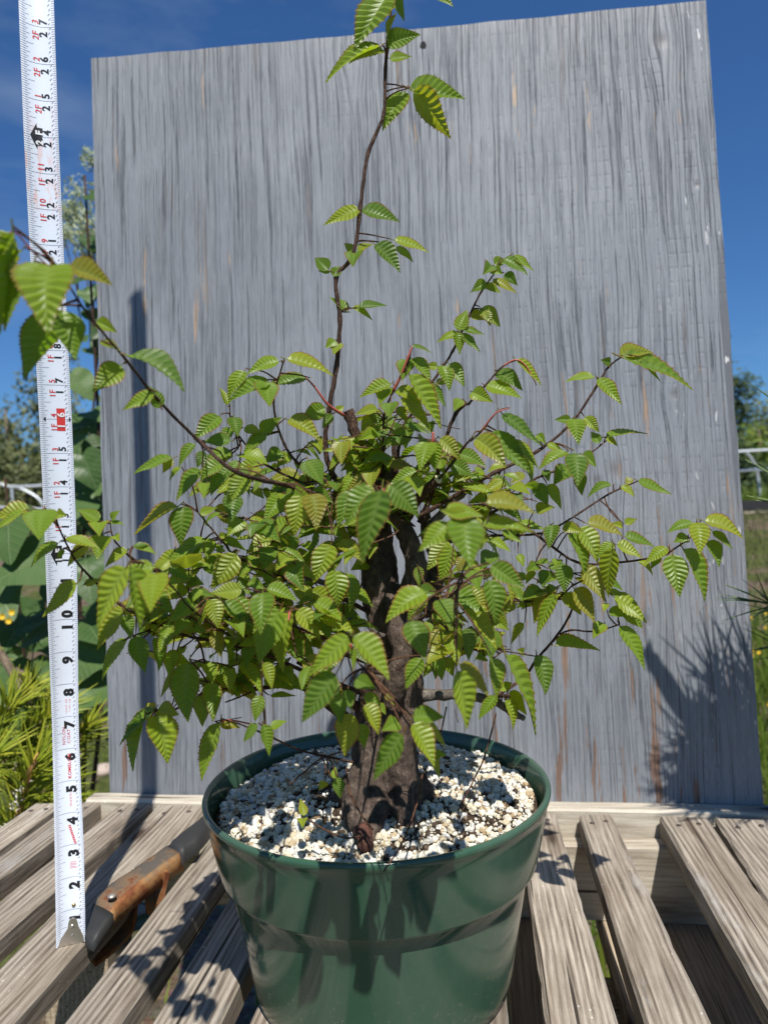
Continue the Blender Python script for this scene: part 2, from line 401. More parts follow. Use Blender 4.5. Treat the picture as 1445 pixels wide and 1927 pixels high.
# ------------------------------------------------------------------ slatted table
BL = onz(207, 1495, TABLE); BR = onz(1437, 1520, TABLE)
U = (BR-BL); BW = U.length; U.normalize()                # along the board, left to right
NB = Vector((-U.y, U.x, 0))                              # away from the camera
table = empty('slatted_table', (0.05, 0.45, 0), 'weathered grey wooden slatted table carrying the green pot', 'table')
ST = 0.9*IN
def slat(bl, br, fl, fr, z=TABLE, th=ST, mat=M_SLAT, name='slat', parent=table, seed=0, wear=1.0, ymin=6.0):
    # corners in pixels on the plane z; front end drawn out towards the viewer
    P = [onz(*bl, z), onz(*br, z), onz(*fl, z), onz(*fr, z)]
    def ext(a, b):
        t = (ymin*IN - a.y)/(b.y-a.y); return a+(b-a)*t
    A, B = P[0], P[1]; C, D_ = ext(P[0], P[2]), ext(P[1], P[3])
    o = (A+B)/2; ax = ((C+D_)/2-o); Ln = ax.length; ax.normalize(); sx = Vector((0,0,1)).cross(ax); sx.normalize()
    wb = (B-A).length/2; wf = (D_-C).dot(sx.normalized()); wf = abs(wf)/2
    m = MB(); n = 40; bv = 0.0025; rnd = random.Random(seed+11)
    for i in range(n+1):
        t = i/n; y = Ln*t; hw = wb+(wf-wb)*t
        jl = wear*0.0007*mnoise.noise(Vector((y*24, seed, 1.0))); jr = wear*0.0007*mnoise.noise(Vector((y*24, seed, 9.0)))
        if rnd.random() < 0.10*wear: jl += 0.0010
        if rnd.random() < 0.10*wear: jr -= 0.0010
        jz = wear*0.0010*mnoise.noise(Vector((y*9, seed, 4.0)))
        x0, x1 = -hw+jl, hw+jr
        e = bv if 0 < i < n else bv
        ring = [(x0, -e), (x0+e, 0), ((x0*2+x1)/3, wear*0.0006*mnoise.noise(Vector((y*20, seed, 2)))), ((x0+2*x1)/3, wear*0.0006*mnoise.noise(Vector((y*20, seed, 6)))), (x1-e, 0), (x1, -e), (x1, -th+e), (x1-e, -th), (x0+e, -th), (x0, -th+e)]
        for (x, zz) in ring: m.v.append(Vector((x, y, zz+jz)))
    k = 10
    for i in range(n):
        for j in range(k): m.f.append((i*k+j, i*k+(j+1) % k, (i+1)*k+(j+1) % k, (i+1)*k+j))
    m.f.append(tuple(range(k-1, -1, -1))); m.f.append(tuple(n*k+j for j in range(k)))
    me = m.mesh(name, smooth=False); me.materials.append(mat)
    # mesh axes: x = sideways, y = along, z = up ; handedness kept
    xx = ax.cross(Vector((0,0,1))); Mx = Matrix((( xx.x, ax.x, 0, o.x), (xx.y, ax.y, 0, o.y), (xx.z, ax.z, 1, o.z), (0,0,0,1)))
    return inst(name, me, Mx, parent)
VPX, VPY = 905.0, 939.0
def tovp(x, y, yy):                # pixel further along the line from the vanishing point through (x, y)
    t = (yy-VPY)/(y-VPY); return (VPX+(x-VPX)*t, yy)
slats_px = [
    (tovp(-60, 1597, 1512), tovp(0, 1597, 1512), (-60, 1597), (0, 1597), 0),
    ((140, 1509), (190, 1511), (0, 1610), (0, 1654), 1),
    ((226, 1511), (287, 1513), tovp(0, 1690, 1800), tovp(0, 1762, 1800), 2),
    ((297, 1515), (392, 1518), (0, 1818), (20, 1927), 3),
    (tovp(116, 1927, 1519), tovp(225, 1927, 1519), (116, 1927), (225, 1927), 4),
    (tovp(282, 1927, 1520), tovp(412, 1927, 1520), (282, 1927), (412, 1927), 5),
    (tovp(466, 1927, 1522), tovp(640, 1927, 1522), (466, 1927), (640, 1927), 6),
    (tovp(720, 1927, 1524), tovp(957, 1927, 1524), (720, 1927), (957, 1927), 7),
    ((974, 1530), (1047, 1532), (1026, 1927), (1164, 1927), 8),
    ((1090, 1533), (1151, 1534), (1213, 1927), (1340, 1927), 9),
    ((1240, 1536), (1331, 1539), (1445, 1896), tovp(1445, 1704, 1896), 10),
    ((1344, 1539), (1450, 1542), (1445, 1704), tovp(1620, 1704, 1704), 11)]
SL = [slat(a, b, c, d, seed=s*3.7) for (a, b, c, d, s) in slats_px]
M_NAIL = plain('nail_steel', (0.07, 0.055, 0.045), 0.6, 0.5)
nm_ = MB(); nm_.tube([Vector((0,0,-.004)), Vector((0,0,.0003)), Vector((0,0,.0007))], [.0026, .0026, .0014], 10); nme = nm_.mesh('nail'); nme.materials.append(M_NAIL)
for so, (a, b, c, d, s) in zip(SL, slats_px):
    hw_ = (onz(*a, TABLE)-onz(*b, TABLE)).length/2
    for (fx, yy) in ((-.45, .016), (.42, .021)):
        no = bpy.data.objects.new('nail', nme); link(no); no.parent = so; no.location = (fx*hw_, yy, 0.0004)
def beam(name, p0, p1, depth, z1, h, mat, parent=table):
    # a plank along U from p0 to p1 (its near top edge), reaching `depth` back
    m = MB(); d = (p1-p0); Ln = d.length; d.normalize(); nb = Vector((-d.y, d.x, 0)); n = 50
    for i in range(n+1):
        x = Ln*i/n; j = 0.0012*mnoise.noise(Vector((x*20, z1*50, depth*90))); j2 = 0.0014*mnoise.noise(Vector((x*14, z1*50, 7)))
        e = 0.0025
        for (y, z) in ((j, -e), (j+e, j2), (depth-e, j2), (depth, -e), (depth, -h), (j, -h)):
            m.v.append(Vector((-y, x, z)))
    k = 6
    for i in range(n):
        for q in range(k): m.f.append((i*k+q, i*k+(q+1) % k, (i+1)*k+(q+1) % k, (i+1)*k+q))
    m.f.append(tuple(range(k-1, -1, -1))); m.f.append(tuple(n*k+q for q in range(k)))
    me = m.mesh(name, smooth=False); me.materials.append(mat)
    o = Vector((p0.x, p0.y, z1)); Mx = Matrix(((-nb.x, d.x, 0, o.x), (-nb.y, d.y, 0, o.y), (0, 0, 1, o.z), (0,0,0,1)))
    return inst(name, me, Mx, parent)
ZR = TABLE+0.12*IN
ra = onz(158, 1508, ZR); rb = onz(1440, 1533, ZR); rb = ra+(rb-ra)*1.10
rail_gap = 0.004
beam('back_rail', ra+NB*rail_gap, rb+NB*rail_gap, (BL-ra).dot(NB)-rail_gap-0.002, ZR, 1.35*IN, M_RAIL)
zs = TABLE-ST-0.002
for off, nm in ((-0.018, 0), (-0.60, 2)):
    a = ra+NB*off-U*0.03; b = rb+NB*off
    beam('stringer', Vector((a.x, a.y, 0)), Vector((b.x, b.y, 0)), 1.5*IN if nm else 0.020, zs, 3.1*IN, M_BEAM if nm else M_RAIL)
zl = zs-3.1*IN-0.001
for (x0, x1, s) in ((1180, 1290, 31), (1330, 1440, 33), (1480, 1650, 35), (960, 1110, 37)):
    slat(tovp(x0, 1927, 1640), tovp(x1, 1927, 1640), (x0, 1927), (x1, 1927), z=zl, th=0.8*IN, mat=M_BEAM, name='bottom_board', seed=s)
for off in (-0.15, -0.27):
    a = ra+NB*off+U*0.50; b = ra+NB*off+U*0.98; beam('cross_board', Vector((a.x, a.y, 0)), Vector((b.x, b.y, 0)), 3.2*IN, zl-0.82*IN, 0.8*IN, M_BEAM)
for (off, t) in ((-0.03, 0.02), (-0.03, 0.86), (-0.60, 0.02), (-0.60, 0.86)):
    c = ra+NB*off+U*t; m = MB(); zt = zl-0.82*IN
    m.box((c.x, c.y, (zt-0.02)/2), (0.035, 0.035, (zt+0.02)/2)); m.build('leg', M_BEAM, table, False)

# ------------------------------------------------------------------ grey plywood board
def board():
    hgt = 36.45*IN; tk = 0.7*IN; nu, nv = 24, 30
    NBk = NB
    # lean: left edge 0.8 in, right edge 2.8 in back at the top
    root = empty('backdrop_board', (BL+BR)/2, 'tall grey painted plywood board with worn grain standing upright behind the potted tree', 'board')
    z0 = TABLE+0.13*IN
    def P(u, v, d):
        lean = (0.8+2.0*u)*IN*v + 0.003*math.sin(u*3.1)*v
        top = hgt*(1.0+0.0*u)
        return BL + U*(BW*u) + NBk*(lean+d+0.001) + Vector((0, 0, (z0-TABLE)*(1-v)*0.0+top*v))
    m = MB(); m.uv = []
    for j in range(nv+1):
        for i in range(nu+1):
            u, v = i/nu, j/nv
            jx = 0.0; jz = 0.0
            if j == nv: jz = 0.0022*mnoise.noise(Vector((u*34, 3, 0)))
            if i in (0, nu): jx = 0.0012*mnoise.noise(Vector((v*40, i, 0)))
            m.v.append(P(u, v, 0)+U*jx+Vector((0, 0, jz))); m.uv.append((BW*u, hgt*v))
    for j in range(nv):
        for i in range(nu): m.f.append((j*(nu+1)+i, j*(nu+1)+i+1, (j+1)*(nu+1)+i+1, (j+1)*(nu+1)+i))
    m.build('painted_face', M_BOARD, root)
    e = MB(); n = nu+1
    rim = [(i, 0) for i in range(nu+1)] + [(nu, j) for j in range(1, nv+1)] + [(i, nv) for i in range(nu-1, -1, -1)] + [(0, j) for j in range(nv-1, 0, -1)]
    for (i, j) in rim:
        q = m.v[j*n+i]; e.v.append(q+NBk*0.0004); e.v.append(q+NBk*tk)
    L_ = len(rim)
    for k in range(L_):
        k2 = (k+1) % L_; e.f.append((2*k, 2*k+1, 2*k2+1, 2*k2))
    c = len(e.v); 
    for j in range(nv+1):
        for i in range(nu+1): e.v.append(m.v[j*n+i]+NBk*tk)
    for j in range(nv):
        for i in range(nu): e.f.append((c+j*n+i, c+(j+1)*n+i, c+(j+1)*n+i+1, c+j*n+i+1))
    e.build('plywood_core', M_PLYEDGE, root, False)
    # prop behind the board that keeps it standing
    pr = MB(); c0 = P(0.5, 0.7, tk+0.001); c1 = P(0.5, 0.0, tk+0.30); c1.z = 0.0
    d = c1-c0; q = d.to_track_quat('Y', 'Z').to_matrix()
    pr.box((c0+c1)/2+NBk*0.018, (0.03, d.length/2, 0.016), q); pr.build('prop', M_BEAM, root, False)
    # dark knot hole near the top
    kh = MB(); kc = BL+U*(BW*0.556)+Vector((0,0,hgt*0.975))+NBk*((0.8+2.0*0.556)*IN*0.975+0.003*math.sin(0.556*3.1)*0.975+0.0004)
    kh.v.append(kc)
    for k in range(12):
        th = k*math.pi/6; kh.v.append(kc+U*(0.004*math.cos(th))+Vector((0,0,0.0065*math.sin(th)*(1 if math.sin(th) > 0 else .4))))
    for k in range(12): kh.f.append((0, 1+k, 1+(k+1) % 12))
    kh.build('knot_hole', plain('knot_dark', (0.012, 0.012, 0.013), 0.9), root)
board()

# ------------------------------------------------------------------ pot
PC = Vector((-0.53*IN, 19.7*IN, TABLE))
def pot():
    root = empty('nursery_pot', PC, 'round glossy dark green plastic nursery pot on the slatted table', 'pot')
    Hh = 5.44*IN; Rm = 4.84*IN; Rb = 3.6*IN; zs_ = Hh*0.635; t = 0.0025
    def rr(z): return Rb + (Rm-0.007-Rb)*(z/Hh)
    prof = [(0.0, 0.006), (Rb*0.82, 0.006), (Rb*0.86, 0.0), (Rb-0.004, 0.0), (Rb, 0.003)]
    for i in range(1, 8): prof.append((rr(zs_*i/8), zs_*i/8))
    prof += [(rr(zs_)-0.0005, zs_-0.003), (rr(zs_)+0.001, zs_-0.001), (rr(zs_)+0.0042, zs_), (rr(zs_)+0.0058, zs_+0.0012), (rr(zs_)+0.0062, zs_+0.003)]
    zt = Hh-0.006
    for i in range(1, 7):
        z = zs_+0.003+(zt-zs_-0.003)*i/6; prof.append((rr(zs_)+0.0062+(Rm-0.0012-rr(zs_)-0.0062)*(i/6)**0.9, z))
    prof += [(Rm, Hh-0.0045), (Rm+0.0004, Hh-0.002), (Rm-0.0003, Hh-0.0004), (Rm-0.0016, Hh), (Rm-0.0032, Hh-0.0006), (Rm-0.0045, Hh-0.004)]
    for i in range(1, 6):
        z = Hh-0.004-(Hh-0.004-zs_*0.8)*i/5; prof.append((rr(z)+0.0030*(1 if z > zs_ else 0)-0.0008, z))
    m = MB(); m.lathe(prof, 128, PC)
    for v in m.v:                  # slightly out of round
        th = math.atan2(v.y-PC.y, v.x-PC.x); k = (v.z-TABLE)/Hh
        s = 1+0.006*k*math.cos(2*th+0.7)+0.003*k*math.cos(3*th)
        v.x = PC.x+(v.x-PC.x)*s; v.y = PC.y+(v.y-PC.y)*s
    m.build('pot_wall', M_POT, root)
    return Hh, Rm
POT_H, POT_R = pot()
SOILZ = TABLE+POT_H-0.017
def soil_h(x, y):                  # x, y relative to the pot centre
    r = math.hypot(x, y)/POT_R
    return SOILZ + 0.016*max(0, 1-r*r) + 0.0035*mnoise.noise(Vector((x*40, y*40, 2))) + 0.004*mnoise.noise(Vector((x*14, y*14, 5)))
def soil():
    m = MB(); nr, nth = 26, 72; Rs = POT_R-0.0085
    m.v.append(Vector((PC.x, PC.y, soil_h(0, 0))))
    for i in range(1, nr+1):
        for k in range(nth):
            th = 2*math.pi*k/nth; x, y = Rs*i/nr*math.cos(th), Rs*i/nr*math.sin(th)
            m.v.append(Vector((PC.x+x, PC.y+y, soil_h(x, y))))
    for k in range(nth): m.f.append((0, 1+k, 1+(k+1) % nth))
    for i in range(nr-1):
        for k in range(nth):
            a = 1+i*nth; k2 = (k+1) % nth; m.f.append((a+k, a+nth+k, a+nth+k2, a+k2))
    tag(m.build('potting_soil', M_SOIL), 'dark potting soil filling the green pot beneath the white granules', 'soil', kind='stuff')
    # granules
    def ico(sub):
        bm = bmesh.new(); bmesh.ops.create_icosphere(bm, subdivisions=sub, radius=1.0)
        vs = [v.co.copy() for v in bm.verts]; fs = [tuple(v.index for v in f.verts) for f in bm.faces]; bm.free(); return vs, fs
    I1, I2 = ico(1), ico(2)
    def rock(src, s):
        o = Vector((s*3.1, s*1.7, s)); return [v*(1+0.55*mnoise.noise(v*1.5+o)+0.22*mnoise.noise(v*3+o)) for v in src[0]], src[1]
    small = [rock(I1, k) for k in range(10)]; bigs = [rock(I2, k+20) for k in range(8)]
    G = MB(); rnd = random.Random(5)
    def drop(n, r0, r1, lib, lift, dens):
        c = 0
        while c < n:
            th = rnd.random()*2*math.pi; rad = math.sqrt(rnd.random())*(Rs-0.003); x, y = rad*math.cos(th), rad*math.sin(th)
            if rnd.random() > dens(x, y): c += 0.25; continue
            if math.hypot(x-0.005, (y+0.036)) < 0.021: continue
            c += 1
            r = r0+(r1-r0)*rnd.random()**2.2
            vs, fs = lib[rnd.randrange(len(lib))]
            q = Matrix.Rotation(rnd.random()*6.28, 3, Vector((rnd.gauss(0,1), rnd.gauss(0,1), rnd.gauss(0,1))).normalized())
            sc = Vector((r*rnd.uniform(.75, 1.2), r*rnd.uniform(.75, 1.2), r*rnd.uniform(.7, 1.1)))
            ce = Vector((PC.x+x, PC.y+y, soil_h(x, y)+r*lift+rnd.uniform(-.0004, .0016)))
            n0 = len(G.v)
            for v in vs:
                p_ = q @ v; G.v.append(Vector((ce.x+p_.x*sc.x, ce.y+p_.y*sc.y, ce.z+p_.z*sc.z)))
            G.f += [tuple(a+n0 for a in f) for f in fs]
    def dens(x, y):
        d = 0.5+1.5*mnoise.noise(Vector((x*22, y*22, 11)))+0.6*mnoise.noise(Vector((x*60, y*60, 1)))
        if x > 0.01 and y < 0.02: d -= 0.30
        if math.hypot(x, y+.03) < 0.045: d -= 0.35
        return max(0.12, min(1, d+0.55))
    drop(11000, 0.0006, 0.0016, small, 0.25, dens)
    drop(4600, 0.0011, 0.0028, bigs, 0.40, dens)
    tag(G.build('perlite_granules', M_PERL, None, False), 'white and cream perlite granules covering the soil in the green pot', 'granules', kind='stuff')
soil()

# ------------------------------------------------------------------ the tree: bark and leaf materials
def bark_mat(name, a, b, c, spots=0.25, sc=1.0):
    m = Mat(name, 0.82, 0.25); v = m.obj()
    n = m.noise(m.map(v, (1, 1, 0.6)), 230*sc, 5, 0.65); f = m.noise(v, 60*sc, 4, 0.6)
    col = m.ramp(n, [(0.3, a), (0.55, b), (0.8, c)])
    col = m.mix(m.ramp(f, [(0.45, 0.0), (0.7, 0.5)]), col, a)
    sp = m.voro(v, 420*sc); col = m.mix(m.ramp(sp, [(0.10, spots), (0.22, 0.0)]), col, (0.42, 0.36, 0.27))
    hf = m.noise(m.map(v, (1, 1, 0.45)), 900*sc, 4, 0.7); col = m.mix(m.ramp(hf, [(0.36, 0.7), (0.50, 0.0)]), col, a)
    m.color(col); m.bump(m.math('ADD', m.math('ADD', n, m.math('MULTIPLY', hf, 0.6)), m.math('MULTIPLY', f, 1.5)), 0.9, 0.0022); return m.m
M_TRUNK = bark_mat('trunk_bark', (0.032, 0.021, 0.016), (0.105, 0.076, 0.058), (0.26, 0.20, 0.15), 0.15, 0.8)
M_BRANCH = bark_mat('branch_bark', (0.028, 0.014, 0.010), (0.085, 0.045, 0.030), (0.17, 0.10, 0.065), 0.45, 1.5)
M_TWIG = bark_mat('twig_bark', (0.05, 0.022, 0.012), (0.16, 0.075, 0.04), (0.26, 0.15, 0.09), 0.2, 2.0)
M_GREYB = bark_mat('grey_branch_bark', (0.07, 0.06, 0.05), (0.17, 0.145, 0.12), (0.33, 0.29, 0.24), 0.2, 1.2)
M_CUT = plain('cut_wood', (0.62, 0.54, 0.36), 0.7)
M_RED = plain('red_shoot', (0.34, 0.075, 0.05), 0.5)
M_ROOT = bark_mat('root_bark', (0.05, 0.022, 0.016), (0.14, 0.060, 0.040), (0.26, 0.13, 0.085), 0.1, 0.9)

def leaf_mat():
    m = Mat('hornbeam_leaf', 0.40, 0.42)
    rnd = m.math('FRACT', m.math('ADD', m.orand(), m.irand()))
    rnd2 = m.math('FRACT', m.math('MULTIPLY', rnd, 7.31))
    edge = m.attr('edge'); vein = m.attr('vein')
    up = m.ramp(rnd, [(0.0, (0.050, 0.112, 0.009)), (0.35, (0.125, 0.220, 0.010)), (0.7, (0.225, 0.315, 0.013)), (0.90, (0.280, 0.330, 0.016)), (1.0, (0.235, 0.190, 0.020))])
    up = m.mix(m.math('MULTIPLY', vein, 0.40), up, (0.28, 0.38, 0.09))
    red = m.math('MULTIPLY', m.ramp(edge, [(0.74, 0.0), (0.96, 1.0)]), m.ramp(rnd2, [(0.15, 0.25), (0.7, 1.0)]))
    up = m.mix(red, up, (0.26, 0.10, 0.035))
    blotch = m.noise(m.obj(), 7, 3, 0.6)
    up = m.mix(m.ramp(blotch, [(0.55, 0.0), (0.75, 0.30)]), up, (0.22, 0.26, 0.03))
    geo = m.n('ShaderNodeNewGeometry')
    col = m.mix(m.math('MULTIPLY', geo.outputs['Backfacing'], 0.35), up, (0.20, 0.28, 0.075))
    m.color(col)
    tr = m.n('ShaderNodeBsdfTranslucent')
    tcol = m.mix(m.math('MULTIPLY', vein, 0.5), m.ramp(rnd, [(0.0, (0.22, 0.42, 0.010)), (0.6, (0.38, 0.52, 0.012)), (1.0, (0.50, 0.46, 0.014))]), (0.20, 0.30, 0.02))
    tcol = m.mix(red, tcol, (0.38, 0.12, 0.02))
    m.put(tr.inputs[0], tcol)
    mixs = m.n('ShaderNodeMixShader'); mixs.inputs[0].default_value = 0.50
    m.put(mixs.inputs[1], m.b.outputs[0]); m.put(mixs.inputs[2], tr.outputs[0]); m.put(m.o.inputs['Surface'], mixs.outputs[0])
    return m.m
M_LEAF = leaf_mat()

# ------------------------------------------------------------------ leaf shapes
def leaf_mesh(k, nv=10):
    """one toothed, pleated leaf: base at the origin, tip at +Y, length 1, upper face +Z"""
    rnd = random.Random(100+k)
    bend = [0.35, 0.62, 0.15, 0.8, 0.45, 0.28, 0.55, 1.0, 0.5, 0.2, 0.38, 0.7][k % 12]
    fold = [0.18, 0.34, 0.10, 0.42, 0.26, 0.5, 0.15, 0.3, 0.22, 0.38, 0.12, 0.28][k % 12]
    side = rnd.uniform(-0.13, 0.13); twist = rnd.uniform(-0.35, 0.35); W = 0.285*rnd.uniform(0.94, 1.08)
    wavep = rnd.uniform(0, 6.28); wave = rnd.uniform(0.005, 0.02)
    def width(t):
        t = max(0.0, min(1.0, t))
        return W*1.0*(math.sin(math.pi*t**0.64)**0.80)*(1-0.46*max(0, (t-0.38)/0.62)**1.0) if 0 < t < 1 else 0.0
    def shape(s, t, z):            # s sideways, t along
        zz = z - fold*abs(s)*0.0 + abs(s)*fold*0.9 + wave*math.sin(t*9+wavep)*(abs(s)/W)
        a = bend*t*0.9
        y = math.sin(a)/max(bend*0.9, 1e-4) if bend > 0.02 else t
        drop = -(1-math.cos(a))/max(bend*0.9, 1e-4)
        ny, nz = -math.sin(-a), math.cos(a)
        px = s + side*t*t
        pz = drop + zz*nz; py = y + zz*math.sin(a)
        ct, st = math.cos(twist*t), math.sin(twist*t)
        return Vector((px*ct-0.0, py, pz+px*st*0.8))
    m = MB(); E = []; V = []
    lines = 2*nv
    idx = {}
    def put(key, p, e, v):
        if key not in idx: idx[key] = len(m.v); m.v.append(p); E.append(e); V.append(v)
        return idx[key]
    frac = [0.0, 0.42, 0.80, 1.0]
    for i in range(lines+1):
        t0 = i/lines
        tm = t0*0.985
        put(('c', i), shape(0, tm, -0.010), 0.0, 1.0)
        for sd in (-1, 1):
            reach = 0.13*math.sin(math.pi*min(1, t0*1.02))**0.6
            t1 = min(1.0, t0+reach*(1-t0)**0.25) if t0 < 1 else 1.0
            for q in range(1, 4):
                f = frac[q]; t = t0+(t1-t0)*f
                wd = width(t0+(t1-t0))*f if True else 0
                is_v = (i % 2 == 0)
                pleat = (-0.013 if is_v else 0.017)*(1-0.5*abs(f-0.5))*math.sin(math.pi*min(1, t0*0.9+0.08))**0.5
                tooth = 0.0
                if q == 3: tooth = 0.019 if is_v else 0.013
                put((sd, i, q), shape(sd*(wd+tooth*(1-t0*0.5)), min(t+ (0.014 if q == 3 else 0), 1.01), pleat), 1.0 if q == 3 else f*0.85, 0.85 if is_v and q < 3 else 0.0)
        if i < lines:              # notch between two teeth
            t0b = (i+0.45)/lines
            for sd in (-1, 1):
                reach = 0.13*math.sin(math.pi*min(1, t0b*1.02))**0.6; t1 = min(1.0, t0b+reach*(1-t0b)**0.25)
                put((sd, i, 'n'), shape(sd*(width(t1)*0.965-0.004), min(t1, 1.0), 0.003), 0.94, 0.0)
    for i in range(lines):
        for sd in (-1, 1):
            a = [idx[('c', i)]]+[idx[(sd, i, q)] for q in (1, 2, 3)]; b = [idx[('c', i+1)]]+[idx[(sd, i+1, q)] for q in (1, 2, 3)]
            for q in range(2):
                f = (a[q], a[q+1], b[q+1], b[q]); m.f.append(f if sd > 0 else f[::-1])
            nn = idx[(sd, i, 'n')]
            for f in ((a[2], a[3], nn), (a[2], nn, b[2]), (nn, b[3], b[2])): m.f.append(f if sd > 0 else f[::-1])
    n0 = len(m.v)                  # leaf stalk
    m.tube([Vector((0, -0.14, 0.03)), Vector((0, -0.06, 0.008)), Vector((0, 0.03, -0.008))], [0.010, 0.010, 0.012], 5)
    ex = len(m.v)-n0; E += [0.9]*ex; V += [0.6]*ex
    m.attr = {'edge': E, 'vein': V}
    # straighten: bring the tip back to (0, 1, 0)
    tip = m.v[idx[('c', lines)]].copy(); L_ = tip.length; q = tip.rotation_difference(Vector((0, 1, 0)))
    m.v = [(q @ v)/L_ for v in m.v]
    return m
LEAFMB = [leaf_mesh(k) for k in range(12)]
LEAFME = []
for k, mb in enumerate(LEAFMB):
    me = mb.mesh('leaf_%d' % k, smooth=False); me.materials.append(M_LEAF); LEAFME.append(me)

# ------------------------------------------------------------------ trunk and branches
TD = 18.3                          # inches from the camera to the trunk
tree = empty('hornbeam_tree', Vector((PC.x+0.004, PC.y-0.004, SOILZ+0.01)), 'small hornbeam bonsai with toothed green leaves growing in the green pot', 'tree')
def warp(x, y, d):                 # leaves hanging out in front stand clear of the crown
    if 470 < x < 930 and 1235 < y < 1440 and d < -1.7: return max(-7.4, d-3.2)
    return max(-7.6, -2.4+(d+2.4)*1.9) if 440 < x < 1000 and 880 < y < 1440 and d < -2.4 else d
def P3(x, y, dz=0.0): return ati(x, y, TD+warp(x, y, dz))
PXI = TD*IN/FPX                    # metres per photograph pixel at the trunk

def trunk():
    tubes = []
    def T(pts, n=14): tubes.append((smoothpath([(*ati(x, y, TD+d), r*PXI*(0.76 if y < 1420 else 0.86)) for (x, y, d, r) in pts], 6), n))
    T([(722, 1580, 0.0, 62), (716, 1540, 0.0, 56), (708, 1490, 0, 48), (700, 1430, 0, 46), (700, 1370, 0, 47), (712, 1300, 0, 46), (728, 1230, 0, 48), (728, 1170, 0, 50), (718, 1110, 0.1, 50), (712, 1050, 0.2, 44), (712, 1000, 0.2, 36), (716, 940, 0.3, 31), (718, 880, 0.3, 29), (722, 857, 0.3, 27)])
    T([(768, 1580, -0.2, 40), (764, 1530, -0.2, 44), (757, 1470, -0.2, 43), (755, 1400, -0.2, 37), (764, 1330, -0.1, 40), (766, 1260, -0.1, 36), (762, 1190, -0.3, 38), (772, 1120, -0.4, 34), (784, 1070, -0.5, 27), (770, 1020, -0.5, 24), (748, 975, -0.5, 20), (735, 955, -0.4, 17)])
    T([(735, 1330, -0.7, 25), (745, 1280, -0.9, 26), (755, 1225, -0.9, 24), (742, 1180, -0.7, 22), (730, 1120, -0.3, 20)])
    T([(800, 1150, 0.3, 30), (818, 1090, 0.5, 26), (822, 1050, 0.6, 22), (805, 1010, 0.7, 18), (800, 960, 0.8, 14)])
    # spreading roots
    T([(690, 1430, -0.3, 26), (672, 1480, -0.7, 24), (668, 1530, -1.2, 24), (680, 1580, -1.7, 20), (688, 1610, -1.9, 12)])
    T([(700, 1470, -0.5, 26), (712, 1520, -1.0, 24), (700, 1560, -1.5, 20), (690, 1590, -1.8, 16)])
    T([(665, 1470, 0, 28), (645, 1500, 0.1, 24), (622, 1525, 0.1, 18), (600, 1545, 0.0, 10)])
    T([(780, 1470, 0.1, 30), (800, 1500, 0.2, 24), (822, 1520, 0.3, 16), (845, 1530, 0.4, 9)])
    T([(755, 1500, -0.6, 30), (762, 1540, -1.0, 24), (775, 1570, -1.2, 14)])
    m = MB()
    for i, (path, n) in enumerate(tubes):
        m.tube([Vector(p[:3]) for p in path], [p[3] for p in path], n, True, 0.16, i*3.3)
    o = m.build('trunk', M_TRUNK, tree)
    rm = o.modifiers.new('remesh', 'REMESH'); rm.mode = 'VOXEL'; rm.voxel_size = 0.0013; rm.use_smooth_shade = True
    sm = o.modifiers.new('smooth', 'SMOOTH'); sm.factor = 0.6; sm.iterations = 5
    for (ns, st_) in ((0.020, 0.0032), (0.0045, 0.0016)):
        tx_ = bpy.data.textures.new('bark_relief', 'CLOUDS'); tx_.noise_scale = ns; tx_.noise_depth = 3
        dm_ = o.modifiers.new('relief', 'DISPLACE'); dm_.texture = tx_; dm_.strength = st_; dm_.texture_coords = 'LOCAL'
    # reddish foot of the near root
    c = MB(); c.tube([Vector(p[:3]) for p in smoothpath([ati(682, 1556, TD-1.9), ati(688, 1582, TD-2.2), ati(691, 1604, TD-2.35)], 3)], [0.0040, 0.0052, 0.0054, 0.0052, 0.0048, 0.0038, 0.002], 10, True, 0.5, 5); c.build('root_tip', M_ROOT, tree)
trunk()

SAMPLES = []                       # points along the branches, for hanging twigs and leaves
def branch(pts, mat=M_BRANCH, cut=None, sample=True, nub=True, name='branch'):
    path = smoothpath([(*P3(x, y, d), r*(0.80 if r < 7 else 1.0)*PXI*(TD+d)/TD) for (x, y, d, r) in pts], 6)
    rnd = random.Random(int(pts[0][0]*7+pts[0][1]))
    P = [Vector(p[:3]) for p in path]; rad = [p[3] for p in path]
    for i in range(1, len(P)-1):
        P[i] += Vector((rnd.uniform(-1, 1), rnd.uniform(-1, 1), rnd.uniform(-1, 1)))*rad[i]*0.16
        if nub and i % 6 == 0: rad[i] *= 1.22
    m = MB(); m.tube(P, rad, 10, True, 0.22, pts[0][0]*0.1)
    o = m.build(name, mat, tree)
    if cut:
        e = P[0]; d = (P[0]-P[1]).normalized(); c = MB(); c.tube([e+d*0.0002, e+d*0.0006], [rad[0]*0.93, rad[0]*0.88], 14); c.build('cut_face', M_CUT, o)
    if sample:
        for i in range(len(P)): SAMPLES.append((P[i], rad[i]))
    return P
